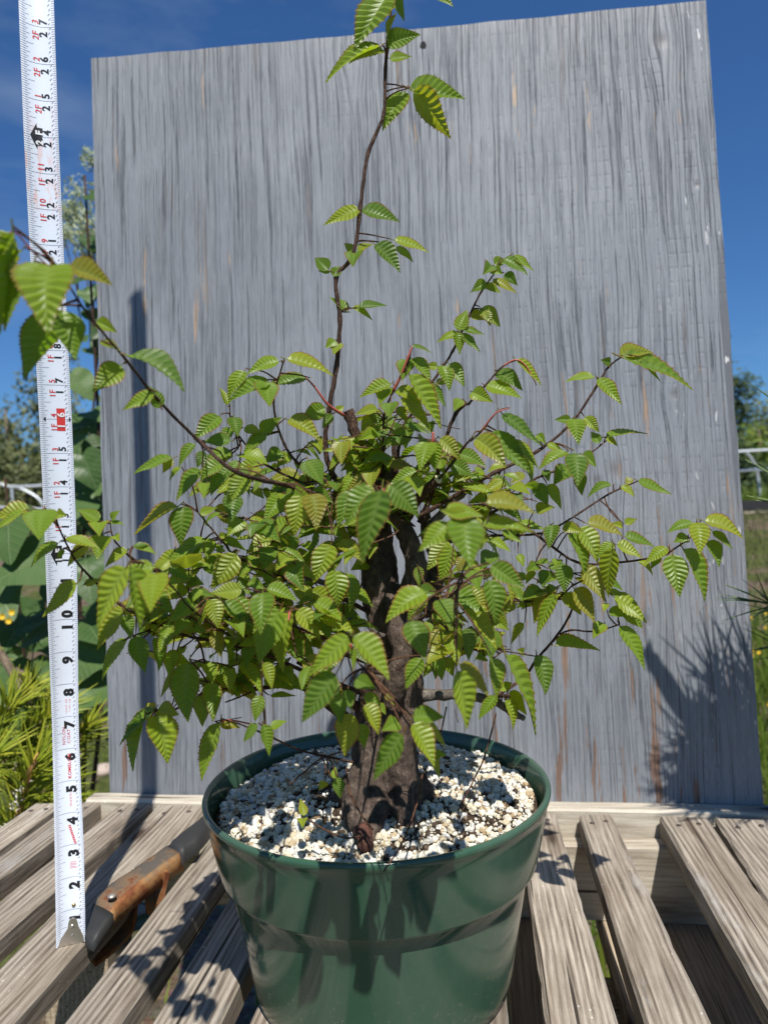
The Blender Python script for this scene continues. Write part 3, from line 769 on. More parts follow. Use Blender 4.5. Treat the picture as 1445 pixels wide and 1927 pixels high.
B = [
 [(740,-90,0,2.2),(737,-30,0,2.8),(733,60,0,3.6),(725,130,0,4.0),(722,215,0,4.2),(692,290,0,4.4),(678,390,0,4.6),(664,480,0,4.8),(632,525,0,5.2),(640,600,0,5.2),(633,690,0,5.4),(620,765,0,5.6),(612,835,0.1,6),(625,890,0.2,6.5),(665,935,0.3,7.5),(702,975,0.3,9)],
 [(124,525,-8.2,2.0),(165,590,-7.8,2.6),(240,680,-7,3.2),(300,755,-6,3.6),(375,830,-5,4.2),(450,890,-4,4.8),(545,915,-2.8,5.2),(640,945,-1.4,6),(715,985,-0.2,8)],
 [(533,682,-2,1.8),(515,760,-1.8,2.4),(535,835,-1.4,3),(570,880,-1.2,3.4),(620,910,-0.9,3.8),(700,960,-0.2,4.5)],
 [(432,760,-2,1.4),(438,800,-2,1.8),(470,845,-1.6,2.2),(510,880,-1.2,2.6),(580,915,-0.8,3.2),(690,975,0,4)],
 [(932,512,0.4,1.5),(905,550,0.5,2.2),(880,600,0.6,2.6),(852,660,0.7,2.8),(830,695,0.8,3),(780,770,0.8,3.6),(752,830,0.7,4),(745,950,0.3,5)],
 [(975,677,-0.6,1.4),(945,690,-0.5,2),(905,735,-0.4,2.6),(880,762,-0.3,3)],
 [(1175,668,0.5,1.6),(1145,690,0.5,2.4),(1120,730,0.4,2.8),(1075,795,0.3,3.2),(1010,850,0.1,3.6),(930,890,-0.2,4.2),(860,930,-0.2,4.6),(785,975,-0.2,6)],
 [(1150,822,0.8,1.4),(1100,860,0.7,2.2),(1060,880,0.6,2.5),(1000,905,0.5,3),(960,945,0.4,3.4),(880,985,0.3,4),(800,1015,0.4,6)],
 [(1200,905,1,1.5),(1145,930,1,2.2),(1095,962,0.9,2.2),(1050,990,0.8,2.4),(1010,1005,0.7,2.6),(900,1010,0.5,3.2),(805,1030,0.4,5)],
 [(1306,1006,-0.4,1.6),(1265,1035,-0.4,2.2),(1240,1047,-0.3,2.4),(1150,1060,0,2.6),(1085,1058,0.2,2.8),(1030,1022,0.3,3.2),(985,995,0.4,3.8),(900,990,0.4,4.5),(810,1040,0.4,6)],
 [(890,822,-2.4,2.2),(872,842,-2.2,3),(840,885,-1.8,3),(800,930,-1.2,3.4),(765,985,-0.5,4.5)],
 [(958,767,-3,1.2),(935,775,-2.9,1.8),(905,812,-2.6,2.2),(885,830,-2.4,2.6)],
 [(110,990,-5.6,2.0),(140,1050,-5.2,2.4),(175,1090,-4.8,2.8),(230,1140,-4.2,3.2),(330,1190,-3.2,3.6),(430,1212,-2.4,4),(520,1240,-1.6,4.6),(600,1275,-0.9,5.4),(700,1310,0,7)],
 [(208,985,-4.4,1.5),(218,1020,-4.3,1.9),(265,1060,-4,2.4),(350,1105,-3.2,2.8),(450,1150,-2.2,3.4),(560,1200,-1.2,4.4),(690,1245,0,6)],
 [(372,963,-3,1.8),(420,1020,-2.8,2.4),(450,1050,-2.5,2.8),(540,1090,-1.6,3.4),(640,1125,-0.7,4.4),(710,1160,0,6)],
 [(296,1338,-2.6,1.5),(330,1335,-2.4,2),(400,1300,-1.8,3),(480,1296,-1.4,4.5),(560,1290,-0.8,6.5),(620,1325,-0.4,9),(690,1385,0,11)],
 [(560,1245,-1.0,6),(610,1275,-0.8,7.5),(650,1310,-0.4,8),(700,1360,0,9)],
 [(405,1358,-2.2,1.3),(430,1356,-2.2,1.6),(500,1382,-1.8,2),(560,1410,-1.4,2.2),(615,1424,-1,2.6),(700,1440,-0.3,3.4)],
 [(1085,1120,0.8,2.2),(1070,1160,0.9,2.6),(1045,1200,1,3),(1010,1240,1,3.2),(985,1275,0.9,3.4),(930,1312,0.6,4.2)],
 [(1165,1175,0.6,1.6),(1120,1188,0.8,2),(1075,1186,0.9,2.2),(1052,1194,1,2.4)],
 [(1130,1080,0.2,1.4),(1080,1100,0.4,2),(1040,1130,0.5,2.4),(960,1130,0.5,3.4),(890,1120,0.4,4),(800,1160,0.2,6)],
 [(1000,1080,0.3,1.4),(1015,1040,0.3,1.8),(1030,1020,0.3,2.2)],
 [(870,1075,-4.5,1.6),(868,1095,-4.3,2.2),(850,1120,-3.6,2.6),(815,1150,-2.2,3),(775,1175,-0.8,3.6)],
 [(925,960,-6,1.6),(908,1000,-5.6,2),(885,1040,-5,2.2),(862,1095,-4.3,2.2)],
 [(960,1222,-0.5,1.4),(920,1222,-0.6,2),(900,1225,-0.5,2.2),(860,1210,-0.3,3),(790,1190,0,4)],
 [(930,1222,0.3,1.4),(990,1232,0.6,1.6),(1035,1240,0.9,1.2)],
 [(232,1205,-4.2,1.4),(270,1190,-3.9,1.9),(300,1188,-3.4,2.2)],
 [(358,1150,-3.8,2.2),(360,1185,-3.4,2.4),(378,1215,-3,2.4),(386,1250,-2.6,2.2)],
 [(300,1080,-6.5,1.8),(330,1110,-5.6,2),(365,1150,-4.4,2.2),(430,1195,-2.8,2.6)],
 [(655,1205,-4.4,1.6),(665,1235,-3.6,2),(690,1260,-2,2.4),(725,1270,-0.6,3)],
 [(500,1120,-3.6,1.8),(520,1150,-3.2,2),(560,1180,-2.4,2.4),(640,1215,-1,3)],
 [(715,925,-4.6,1.6),(720,945,-3.8,2),(735,975,-2,2.6),(745,1000,-0.6,3)],
 [(800,880,-2,1.2),(812,860,-2.2,1.6),(815,830,-2.4,1.4)],
 [(775,655,-2.4,1.4),(765,690,-2.3,2),(740,735,-2.1,2.4),(722,790,-1.6,2.6),(722,880,-0.6,3)],
]
BP = [branch(b) for b in B]
# thick pruned stubs
branch([(655,772,-0.6,10.5),(668,815,-0.6,10),(682,855,-0.5,10.5),(698,905,-0.4,12),(712,950,-0.2,14)], sample=False, nub=False)
branch([(824,902,-1.6,9.5),(805,920,-1.4,9.5),(782,945,-1.0,10),(755,985,-0.4,12)], cut=True, sample=False, nub=False)
branch([(741,830,-0.4,6),(742,870,-0.4,6.6),(746,920,-0.3,7.5),(745,960,-0.2,9)], cut=True, sample=False, nub=False)
branch([(842,815,-0.3,4.6),(858,778,-0.4,4.2),(880,758,-0.4,3.6)], sample=False)
branch([(842,815,-0.3,4.6),(834,850,-0.2,5),(815,920,0,5.5),(790,985,0,7)], sample=False)
branch([(908,878,0.2,7),(890,898,0.2,7),(868,930,0.1,7),(810,985,0.1,8)], mat=M_GREYB, cut=True, sample=False)
branch([(452,982,-1.5,4.5),(478,1003,-1.4,5),(520,1045,-1.1,5.4),(575,1085,-0.8,6),(690,1120,0,8)], mat=M_GREYB, sample=True)
branch([(985,1352,-0.6,6.5),(960,1338,-0.6,7.5),(920,1316,-0.4,8.5),(860,1308,-0.2,9.5),(790,1310,0,12),(745,1325,0,14)], mat=M_GREYB, cut=True, nub=False)
branch([(958,1310,-1.6,4.5),(935,1310,-1.2,4.5),(915,1325,-0.7,4)], sample=False)
branch([(565,1185,-1.8,3),(620,1172,-1.6,3.6),(672,1165,-1.2,3.8),(700,1185,-1,5),(722,1197,-0.7,6)], mat=M_GREYB)
branch([(372,1308,-2.4,1.8),(402,1298,-2.3,2.4),(424,1272,-2.1,2.4)], mat=M_TWIG, sample=False)
branch([(424,1322,-2,1.6),(450,1312,-1.9,2),(478,1300,-1.6,2.4)], mat=M_TWIG, sample=False)
for rs in ([(933,1342,0.3,2.2),(920,1395,0.2,2),(905,1440,-0.2,2),(862,1525,-1.6,1.8)], [(795,1455,-2.2,2.6),(785,1510,-2.8,2.2),(760,1580,-3.8,2),(722,1640,-4.9,2)], [(840,1330,0.8,1.8),(830,1375,0.8,1.6),(818,1400,0.9,1.4)],
           [(652,1445,-1.8,2.4),(658,1490,-2.2,2.4),(678,1530,-2.6,2.2),(702,1562,-2.8,2.2)], [(576,1540,-2.6,1.8),(610,1560,-2.7,2),(650,1577,-2.6,2),(690,1570,-2.4,1.8)],
           [(640,1415,-0.8,1.6),(600,1430,-0.8,1.8),(570,1455,-0.8,1.8),(545,1475,-0.8,1.4)], [(455,1350,-1.9,1),(415,1357,-2.2,1.2)], [(855,1335,-0.4,0.8),(862,1360,-0.4,0.8)]):
    branch(rs, mat=M_TWIG, sample=False, nub=False, name='surface_root' if rs[0][1] > 1400 else 'twig')

# ------------------------------------------------------------------ leaves read from the photograph:
# (base x, base y, tip x, tip y, visible width, inches from the trunk plane; None = from its place in the crown)
N_ = None
LV = [
(727,-8,668,92,50,-.4),(712,88,615,155,22,-.6),(722,95,658,120,22,-.3),(727,85,790,66,32,-.3),(733,110,774,107,16,.2),(730,70,747,25,14,-.5),
(770,165,873,187,36,-.3),(778,172,846,260,46,-.5),(762,172,721,246,38,.3),(808,-12,852,13,16,0),(735,-10,760,40,22,.2),(740,-30,800,-15,24,0),(738,-40,690,-60,30,0),
(676,393,610,424,26,0),(682,394,751,418,26,0),(667,472,648,458,15,.2),(668,475,664,503,28,0),(672,470,703,460,14,0),(706,460,752,513,30,-.2),(742,452,806,476,17,-.1),(745,465,777,494,13,.1),
(618,508,593,486,22,-.1),(620,512,599,510,10,0),(628,520,640,502,16,-.1),(655,585,620,560,16,.1),(662,580,700,603,13,0),(675,578,727,576,15,0),(630,640,612,655,20,0),(635,645,628,668,20,0),
(925,500,908,517,24,.3),(930,498,947,488,16,.4),(947,487,992,518,22,.3),(967,480,1003,510,14,.4),(928,505,945,516,20,.2),(928,525,972,552,18,.2),(950,515,973,537,18,.3),(915,532,886,550,20,.3),(913,535,942,552,14,.5),
(862,622,878,584,26,.5),(885,590,915,603,18,.7),(905,580,940,615,26,.5),(910,585,922,614,16,.4),(872,618,911,630,14,.5),(862,625,822,645,16,.6),(860,625,864,667,20,.4),(868,627,903,663,18,.5),
(823,690,798,690,14,.8),(832,688,845,735,25,.7),(845,685,873,728,26,.7),(970,677,1017,725,17,-.6),(935,700,982,735,28,-.3),(915,725,980,750,26,-.5),(888,737,927,757,30,-.4),(868,752,853,775,20,-.3),
(243,670,345,737,36,-7.2),(303,767,276,725,26,-6),(290,740,232,772,26,-6.3),(525,680,466,704,22,-2.1),(428,762,413,730,15,-2.1),(510,722,432,757,25,-2.2),(460,698,430,752,28,-2),(500,718,508,766,42,-2.2),
(413,783,366,828,34,-2.8),(434,830,383,832,24,-2.6),(440,785,448,822,25,-2.4),(435,805,420,838,20,-2.2),(367,835,338,880,20,-4.6),(325,862,253,892,17,-3.8),(322,862,307,890,18,-3.8),(377,883,333,942,27,-4.2),
(340,880,320,905,10,-3.6),(385,850,372,880,20,-4),(420,870,378,905,26,-4),(430,885,398,932,26,-3.8),(500,820,458,858,22,-1.8),(460,805,495,816,17,-1.8),(495,817,530,786,25,-1.6),(465,895,428,947,35,-3.8),(490,900,478,926,17,-3.4),
(540,675,626,708,27,-2),(577,712,503,727,19,-1.4),(612,768,566,792,30,-1),(543,790,602,831,32,-1.6),(625,780,607,806,19,-.9),(633,775,647,764,14,-.8),(645,830,643,874,33,-1.4),(655,855,686,890,17,-1.2),(580,865,608,912,46,-1.8),
(590,830,606,852,28,-1),(530,850,498,872,31,-1),(545,855,520,880,25,-.8),(565,870,560,884,18,-.6),(668,895,637,947,21,-1.6),
(775,652,812,665,9,-2.3),(765,676,757,716,31,-2),(775,675,809,719,19,-2.2),(770,705,828,806,35,-2.5),(745,735,793,766,25,-2.2),(735,722,677,749,25,-2),(725,730,714,762,29,-1.8),(735,758,733,787,34,-2.4),(755,748,808,811,23,-2.3),(750,765,766,796,19,-1.8),
(810,720,838,766,19,.5),(820,720,843,722,11,.6),(710,770,668,781,20,-1.4),(700,780,679,816,25,-1.3),(700,770,713,806,21,-1.2),(735,800,766,822,22,-.4),(690,830,722,856,25,-.6),(720,868,799,891,23,-1.6),(805,832,790,886,39,-2.4),(820,832,819,886,29,-2.4),(828,825,865,866,29,-2.2),(855,840,876,846,17,-1.5),
(945,778,1017,839,27,-2.9),(920,815,997,891,38,-3),(895,825,951,881,42,-3.2),(960,830,1011,881,25,-2.6),(980,850,1000,907,21,-2.4),(1010,818,1026,836,15,.1),(1030,835,1061,851,15,0),(1065,850,1014,884,23,-.3),(1080,853,1086,916,44,-.6),(1095,855,1121,879,25,-.2),(1070,880,1041,913,31,.2),(1095,890,1095,932,23,.1),(1025,885,1032,906,15,.3),
(1005,913,1030,951,27,.2),(1030,912,1055,959,23,.3),(985,890,960,911,17,-.4),(925,900,964,921,19,-.6),(870,915,937,931,17,-.9),(885,900,916,895,15,-.5),(850,870,891,896,27,-1.2),(915,947,1006,967,27,-5.8),(908,985,1002,1003,29,-5.6),(1008,960,1043,955,23,.3),
(872,972,886,1068,68,-6.6),(838,962,908,972,30,-6.4),(846,985,789,1037,40,-6.3),(905,1010,905,1036,23,-6.2),(880,975,830,960,30,-6.5),
(1170,672,1300,733,34,.4),(1165,668,1227,664,25,.6),(1205,675,1241,718,13,.3),(1148,682,1129,677,15,.5),(1118,710,1064,719,15,.5),(1125,712,1168,761,25,.3),(1073,790,1043,790,17,.3),(1080,788,1088,837,32,.1),(1100,785,1126,813,21,.4),(1128,833,1112,813,17,.7),(1140,822,1217,817,13,.8),(1140,825,1161,839,11,.7),
(1188,910,1177,898,15,1),(1200,905,1263,931,19,1),(1150,912,1106,937,15,1),(1168,915,1193,935,13,1),
(55,957,-8,978,26,-5.8),(45,962,-6,998,15,-6),(83,958,75,1016,54,-5.8),(108,968,127,970,15,-5.6),(110,1022,60,1067,21,-5.4),(120,1035,109,1052,11,-5.4),(128,1010,187,1032,23,-5.2),(168,1024,129,1066,21,-5),(195,1008,184,1053,34,-4.6),(187,980,147,960,23,-4.5),(190,983,188,1009,30,-4.6),(210,977,226,961,11,-4.4),(208,982,234,988,9,-4.4),(215,1008,226,1019,14,-4.3),(240,1035,199,1068,21,-4.3),(255,1030,294,1043,15,-4),(252,1027,281,1024,11,-4),
(145,1098,82,1161,31,-5.2),(160,1100,191,1090,21,-4.9),(238,1068,186,1182,48,-7.2),(246,1066,262,1184,36,-7.4),(296,1078,284,1152,62,-7),(300,1075,318,1052,30,-6.6),(290,1070,225,1075,30,-7),(232,1148,185,1222,36,-4.6),(235,1158,246,1202,27,-4.4),
(335,953,255,1006,21,-3.2),(346,953,341,1027,40,-3.2),(376,965,409,955,19,-3),(386,1013,312,1072,25,-3),(397,1018,390,1054,25,-2.8),(382,1023,367,1067,13,-3),(412,1010,434,1008,13,-2.7),(415,1025,409,1041,17,-2.7),(446,1043,399,1107,46,-2.9),(320,1063,356,1091,27,-4),(360,1085,362,1107,19,-3.6),(455,1108,397,1116,36,-3.9),(366,1133,316,1172,46,-4.2),(376,1108,364,1132,25,-4),(396,1128,411,1182,31,-4.2),(386,1138,377,1180,21,-4),(420,1133,477,1182,31,-3.4),(312,1150,264,1187,19,-3.8),(350,1163,334,1187,21,-3.4),(365,1165,365,1182,19,-3.4),
(530,933,497,981,37,-2.6),(567,933,555,1007,44,-3.2),(585,930,594,997,42,-3.2),(548,935,534,962,15,-2.4),(590,920,627,946,25,-2),(640,950,604,987,17,-1),(718,922,682,1060,60,-5),(702,922,652,987,42,-4.6),(735,912,787,972,48,-4),(700,915,672,960,30,-4.3),
(513,985,499,1001,19,-1.7),(512,1008,466,1042,28,-1.9),(548,1008,550,1047,19,-1.8),(622,1025,590,1097,44,-2.4),(613,993,646,1013,19,-1.6),(625,988,659,1016,21,-1),(635,1020,684,1059,27,-2),(573,1023,586,1040,19,-1.6),(543,1045,571,1082,21,-1.6),(533,1068,572,1087,27,-1.8),(480,1048,491,1087,27,-2.2),(630,1073,636,1142,42,-2.6),(652,1078,656,1152,25,-2.4),(660,1108,702,1142,21,-2),(495,1115,491,1194,52,-3.8),(502,1108,559,1132,25,-3.4),(590,1128,558,1136,21,-2.6),(592,1133,645,1171,31,-2.8),(560,1148,602,1202,37,-3),(590,1150,621,1207,29,-2.9),(440,1128,472,1192,35,-3.2),(470,1093,499,1109,21,-3),(527,1147,489,1248,52,-3.6),(547,1152,534,1263,38,-3.4),
(842,1018,804,1072,37,-2.6),(852,1028,829,1094,31,-3),(785,1066,788,1104,23,-2),(870,1048,862,1077,17,-2.4),(926,1038,903,1072,35,-1.6),(945,998,982,1022,17,-.6),(802,1116,727,1172,42,-3.6),(802,1123,768,1168,30,-3.2),(788,1108,828,1118,30,-3.4),(830,1128,846,1184,46,-3.8),(888,1073,901,1112,35,-3.4),(880,1098,869,1132,25,-2.6),(919,1092,931,1173,38,-3.2),(925,1063,987,1107,42,-4.4),(955,1088,983,1133,19,-4.2),(885,1108,912,1152,21,-2.6),(940,1070,960,1140,22,-3.8),
(1040,988,1032,1034,30,-.4),(1060,988,1096,1001,28,-.3),(1070,1003,1097,1087,25,-.4),(1090,993,1123,1059,33,-.3),(1105,985,1169,1008,21,.2),(1175,985,1198,977,15,.8),(1170,990,1149,985,11,.8),(1150,1020,1124,1051,25,-.4),(1152,1033,1145,1122,38,-.8),(1160,1025,1207,1051,23,-.3),(1175,1010,1232,1031,21,.2),(1095,1068,1137,1132,37,-.4),(1065,1063,1062,1115,31,-.3),(1050,1053,1045,1068,19,.1),(1010,1063,989,1076,21,0),(1005,1075,989,1099,15,0),(1030,1073,1020,1107,25,.2),(975,1043,985,1067,17,.6),
(1045,1118,1011,1197,27,-.2),(1080,1108,1117,1172,35,-.2),(1030,1108,1005,1172,42,.4),(1060,1118,1092,1157,25,.2),(1155,1123,1215,1172,31,.2),(1145,1115,1177,1120,15,.4),(1140,1135,1135,1152,15,.2),(1145,1150,1182,1160,19,.3),(1165,1143,1207,1182,27,.5),(1166,1178,1211,1260,31,.3),(1135,1173,1115,1202,27,.3),
(1305,985,1255,1003,19,-.4),(1292,1008,1267,1021,19,-.3),(1311,983,1315,1044,40,-.7),(1325,980,1396,1014,23,-.4),(1340,1000,1377,1033,15,-.5),(1330,1018,1351,1067,23,-.3),(1265,1043,1278,1122,44,-.7),(1285,1033,1323,1130,27,-.5),(1255,1030,1213,1062,25,-.4),(1240,1045,1225,1070,17,-.3),(1200,1055,1227,1083,11,0),
(240,1203,194,1280,21,-4.2),(252,1198,273,1265,38,-4.3),(290,1200,298,1262,21,-3.6),(320,1178,299,1228,38,-3.8),(310,1188,284,1185,19,-3.6),(325,1226,318,1272,36,-3.2),(335,1228,352,1217,17,-3.1),(357,1248,355,1357,54,-3.4),(345,1260,304,1312,17,-3),(390,1248,400,1287,29,-2.8),(395,1283,401,1357,44,-2.7),(385,1308,382,1367,29,-2.5),(402,1188,416,1237,31,-3),(430,1258,432,1302,23,-2.6),(290,1335,227,1402,23,-2.7),(272,1352,252,1450,25,-2.9),(293,1345,315,1435,48,-3.1),(297,1335,337,1345,31,-2.6),(290,1335,277,1324,19,-2.6),(414,1360,381,1468,31,-2.6),(415,1363,452,1370,17,-2.2),
(657,1198,582,1272,42,-4.8),(665,1198,731,1280,46,-4.9),(640,1213,619,1267,36,-4.4),(655,1215,663,1262,11,-4.6),(632,1268,570,1358,46,-3.8),(480,1203,449,1216,25,-2.6),(470,1213,465,1257,29,-2.5),(450,1248,492,1307,25,-2.4),(495,1248,511,1297,23,-2.2),(530,1263,552,1292,35,-1.6),(490,1308,480,1357,29,-2),(510,1308,557,1310,12,-1.6),(485,1363,459,1397,17,-2),(495,1363,506,1422,25,-2),(510,1370,540,1357,17,-1.8),(632,1308,641,1362,38,-2.6),(655,1298,660,1337,31,-2.8),(662,1343,649,1422,44,-2.8),(685,1308,717,1347,21,-2.4),(685,1328,711,1382,29,-2.6),(675,1363,686,1407,25,-1.8),(670,1278,707,1297,31,-3),
(775,1168,801,1243,52,-4.4),(792,1238,764,1297,31,-2),(820,1233,831,1280,31,-2.2),(845,1190,872,1211,35,-2.4),(875,1183,881,1242,31,-2),(868,1138,932,1222,37,-3),(860,1263,876,1372,48,-3.2),(865,1250,919,1312,27,-2.4),(925,1238,931,1312,29,-1.8),(952,1233,1006,1382,35,-1.2),(940,1300,962,1285,21,-1.4),(935,1310,901,1354,21,-1.6),(950,1318,963,1374,19,-1.6),(910,1235,893,1240,21,-.6),(960,1300,990,1345,26,-1.2),
(777,1348,834,1350,31,-2.8),(775,1363,816,1443,42,-3),(790,1363,837,1407,17,-2.6),(757,1382,704,1468,38,-3.2),(750,1360,718,1376,31,-2.8),(815,1420,840,1420,19,-2),(805,1420,826,1467,17,-2.1),(728,1305,741,1327,17,-1.8),(712,1325,726,1345,16,-1.8),
(985,1173,962,1212,17,.8),(1045,1215,1127,1225,23,.6),(1010,1233,1025,1307,33,.6),(985,1228,972,1222,14,.8),
(572,1535,565,1503,23,-2.6),(572,1540,570,1559,21,-2.6),(635,1463,640,1502,23,-2),(612,1470,600,1488,19,-2),(627,1465,632,1443,15,-1.9),
(24,440,2,628,46,-8.8),(42,470,3,545,21,-8.6),(62,500,11,622,23,-8.6),(96,498,92,628,86,-8.8),(130,503,211,537,40,-8.2),(105,588,48,712,62,-8),(118,583,142,677,52,-7.8),(182,605,221,626,25,-7.2),(228,688,176,737,42,-7),(192,642,226,660,16,-7.2),(22,438,-30,520,40,-8.8)]

PART_LEAVES = []; STUFF = MB(); STUFF.attr = {'edge': [], 'vein': []}; TW = MB()
lr = random.Random(42)
def leaf_matrix(b, axis, n, L, wf=1.0):
    y = axis.normalized(); n = (n-y*n.dot(y)).normalized(); x = y.cross(n)
    return Matrix(((x.x*L*wf, y.x*L, n.x*L, b.x), (x.y*L*wf, y.y*L, n.y*L, b.y), (x.z*L*wf, y.z*L, n.z*L, b.z), (0,0,0,1)))
NRAT = 0.585
leaf_bases = []
for (bx, by, tx, ty, wv_, dz) in LV:
    dz = warp(bx, by, dz); D = TD+dz
    b = ati(bx, by, D); t = ati(tx, ty, D)
    lp = math.hypot(tx-bx, ty-by); rat = wv_/lp
    tilt = lr.uniform(-0.12, 0.22)
    if rat > NRAT*1.06:            # foreshortened: the tip comes towards the camera
        Lp = wv_/NRAT; dd = math.sqrt(max(Lp*Lp-lp*lp, 0))*D*IN/FPX
        if ty < by-8: dd *= -1
        t = ati(tx, ty, D-dd/IN); r_ = 0.97
    else:
        t = ati(tx, ty, D-tilt*lp*D/FPX); r_ = min(0.97, max(0.28, rat/NRAT))
    ax = t-b; L = ax.length; y = ax.normalized()
    c = (CAMPOS-b).normalized(); cp = (c-y*c.dot(y)).normalized(); s = y.cross(cp)
    q = math.sqrt(1-r_*r_)
    n1, n2 = cp*r_+s*q, cp*r_-s*q
    n = n1 if n1.z > n2.z else n2
    if by < 760 and r_ < 0.8 and n.z < 0.25:
        n3, n4 = -cp*r_+s*q, -cp*r_-s*q; n = n3 if n3.z > n4.z else n4
    PART_LEAVES.append((leaf_matrix(b, ax, n, L, lr.uniform(0.95, 1.1)), lr.randrange(12)))
    leaf_bases.append((b, -y, L))

# ------------------------------------------------------------------ leaves and twigs inside the crown
def inside(x, y, poly):
    c = False; j = len(poly)-1
    for i in range(len(poly)):
        if (poly[i][1] > y) != (poly[j][1] > y) and x < (poly[j][0]-poly[i][0])*(y-poly[i][1])/(poly[j][1]-poly[i][1])+poly[i][0]: c = not c
        j = i
    return c
CROWN = [(330,905),(400,820),(470,790),(530,800),(620,850),(670,780),(720,720),(800,740),(830,830),(900,860),(985,880),(1040,950),(1010,1000),(960,1010),(980,1060),(1090,1060),(1190,1040),(1150,1110),(1080,1140),(1000,1130),(960,1180),(930,1300),(870,1320),(800,1270),(790,1200),(800,1000),(700,1000),(690,1240),(640,1330),(560,1300),(420,1310),(330,1270),(230,1190),(230,1110),(290,1060),(360,1010),(420,950),(380,930)]
GAPS = [(1000,960,30),(735,1110,30),(755,1260,30),(475,960,30),(310,1010,45)]
def fill_twig(sp, sr, rng):
    a = rng.uniform(0, 2*math.pi); el = rng.uniform(-0.35, 0.55)
    d = Vector((math.cos(a)*math.cos(el), math.sin(a)*math.cos(el)*0.8+0.10, math.sin(el)))
    n = rng.randint(4, 6); step = rng.uniform(0.006, 0.010); pts = [sp]; p = sp.copy(); out = []
    for i in range(n):
        d = (d+Vector((rng.uniform(-.3, .3), rng.uniform(-.3, .3), rng.uniform(-.28, .22)))).normalized(); p = p+d*step; pts.append(p.copy())
        sd = d.cross(Vector((0,0,1))); sd = sd.normalized() if sd.length > 0.05 else Vector((1,0,0))
        sg = 1 if i % 2 else -1
        ax = (d*0.55+sd*sg*0.9+Vector((0,0,rng.uniform(-.95, -.05)))+Vector((0, -0.25, 0))).normalized()
        out.append((p.copy(), ax, rng.uniform(0.012, 0.023)))
    out.append((p.copy(), (d+Vector((0,-.2,-.45))).normalized(), rng.uniform(0.016, 0.028)))
    return pts, out
fr = random.Random(3); made = 0; tries = 0
while made < 680 and tries < 14000:
    tries += 1
    sp, sr = SAMPLES[fr.randrange(len(SAMPLES))]
    jit = sp+Vector((fr.gauss(0, .012), fr.gauss(0.012, .022), fr.gauss(0, .010)))
    x, y = proj(jit)
    if not inside(x, y, CROWN): continue
    pts, lv = fill_twig(jit, sr, fr); ok = []
    for (p, ax, L) in lv:
        x, y = proj(p+ax*L*0.6)
        if not inside(x, y, CROWN): continue
        if any(math.hypot(x-gx, y-gy) < gr for gx, gy, gr in GAPS): continue
        if p.y < (TD-1.2)*IN and 660 < x < 810 and 1010 < y < 1330 and fr.random() < 0.45: continue
        if p.y > (TD+4.5)*IN or p.y < (TD-4.0)*IN: continue
        ok.append((p, ax, L))
    if len(ok) < 2: continue
    TW.tube([sp, (sp+jit)/2+Vector((0, 0, .002))]+pts, [min(sr*0.6, .0007), .0006]+[.00055-.00004*i for i in range(len(pts))], 5)
    for (p, ax, L) in ok:
        n = Vector((fr.gauss(0.12, .35), fr.gauss(-.55, .35), 0.75)).normalized()
        leaf_bases.append(None)
        Mx = leaf_matrix(p, ax, n, L, fr.uniform(.9, 1.1)); k = fr.randrange(12)
        if len(PART_LEAVES) < 300: PART_LEAVES.append((Mx, k))
        else:
            src = LEAFMB[k]; n0 = len(STUFF.v); STUFF.v += [Mx @ v for v in src.v]; STUFF.f += [tuple(i+n0 for i in f) for f in src.f]
            STUFF.attr['edge'] += src.attr['edge']; STUFF.attr['vein'] += src.attr['vein']
        made += 1
# the 300 that show largest are parts of their own, the others one part
def shown(e):
    M = e[0]; c = M.to_translation(); return M.col[1].to_3d().length/max(0.1, (c-CAMPOS).length)
PART_LEAVES.sort(key=shown, reverse=True)
for (Mx, k) in PART_LEAVES[300:]:
    src = LEAFMB[k]; n0 = len(STUFF.v); STUFF.v += [Mx @ v for v in src.v]; STUFF.f += [tuple(i+n0 for i in f) for f in src.f]
    STUFF.attr['edge'] += src.attr['edge']; STUFF.attr['vein'] += src.attr['vein']
for (Mx, k) in PART_LEAVES[:300]: inst('leaf', LEAFME[k], Mx, tree)
tag(STUFF.build('small_leaves', M_LEAF, tree, False), kind='stuff')
# stalks joining the traced leaves to the nearest wood
for lb in leaf_bases:
    if lb is None: continue
    b, back, L = lb; bxp, byp = proj(b)
    best = min(SAMPLES, key=lambda s: (s[0]-b).length_squared+ (0.0004 if s[0].z > b.z+0.02 else 0))
    d = (best[0]-b).length
    if d < 0.0015 or d > (0.05 if 470 < bxp < 930 and 1235 < byp < 1440 else 0.034): continue
    mid = b.lerp(best[0], 0.5)+back*min(d*0.15, .003)
    path = smoothpath([b+back*L*0.08, mid, best[0]], 4)
    TW.tube([Vector(p) for p in path], [.00032+.0003*i/(len(path)-1) for i in range(len(path))], 5)
tag(TW.build('fine_twigs', M_TWIG, tree), kind='stuff')
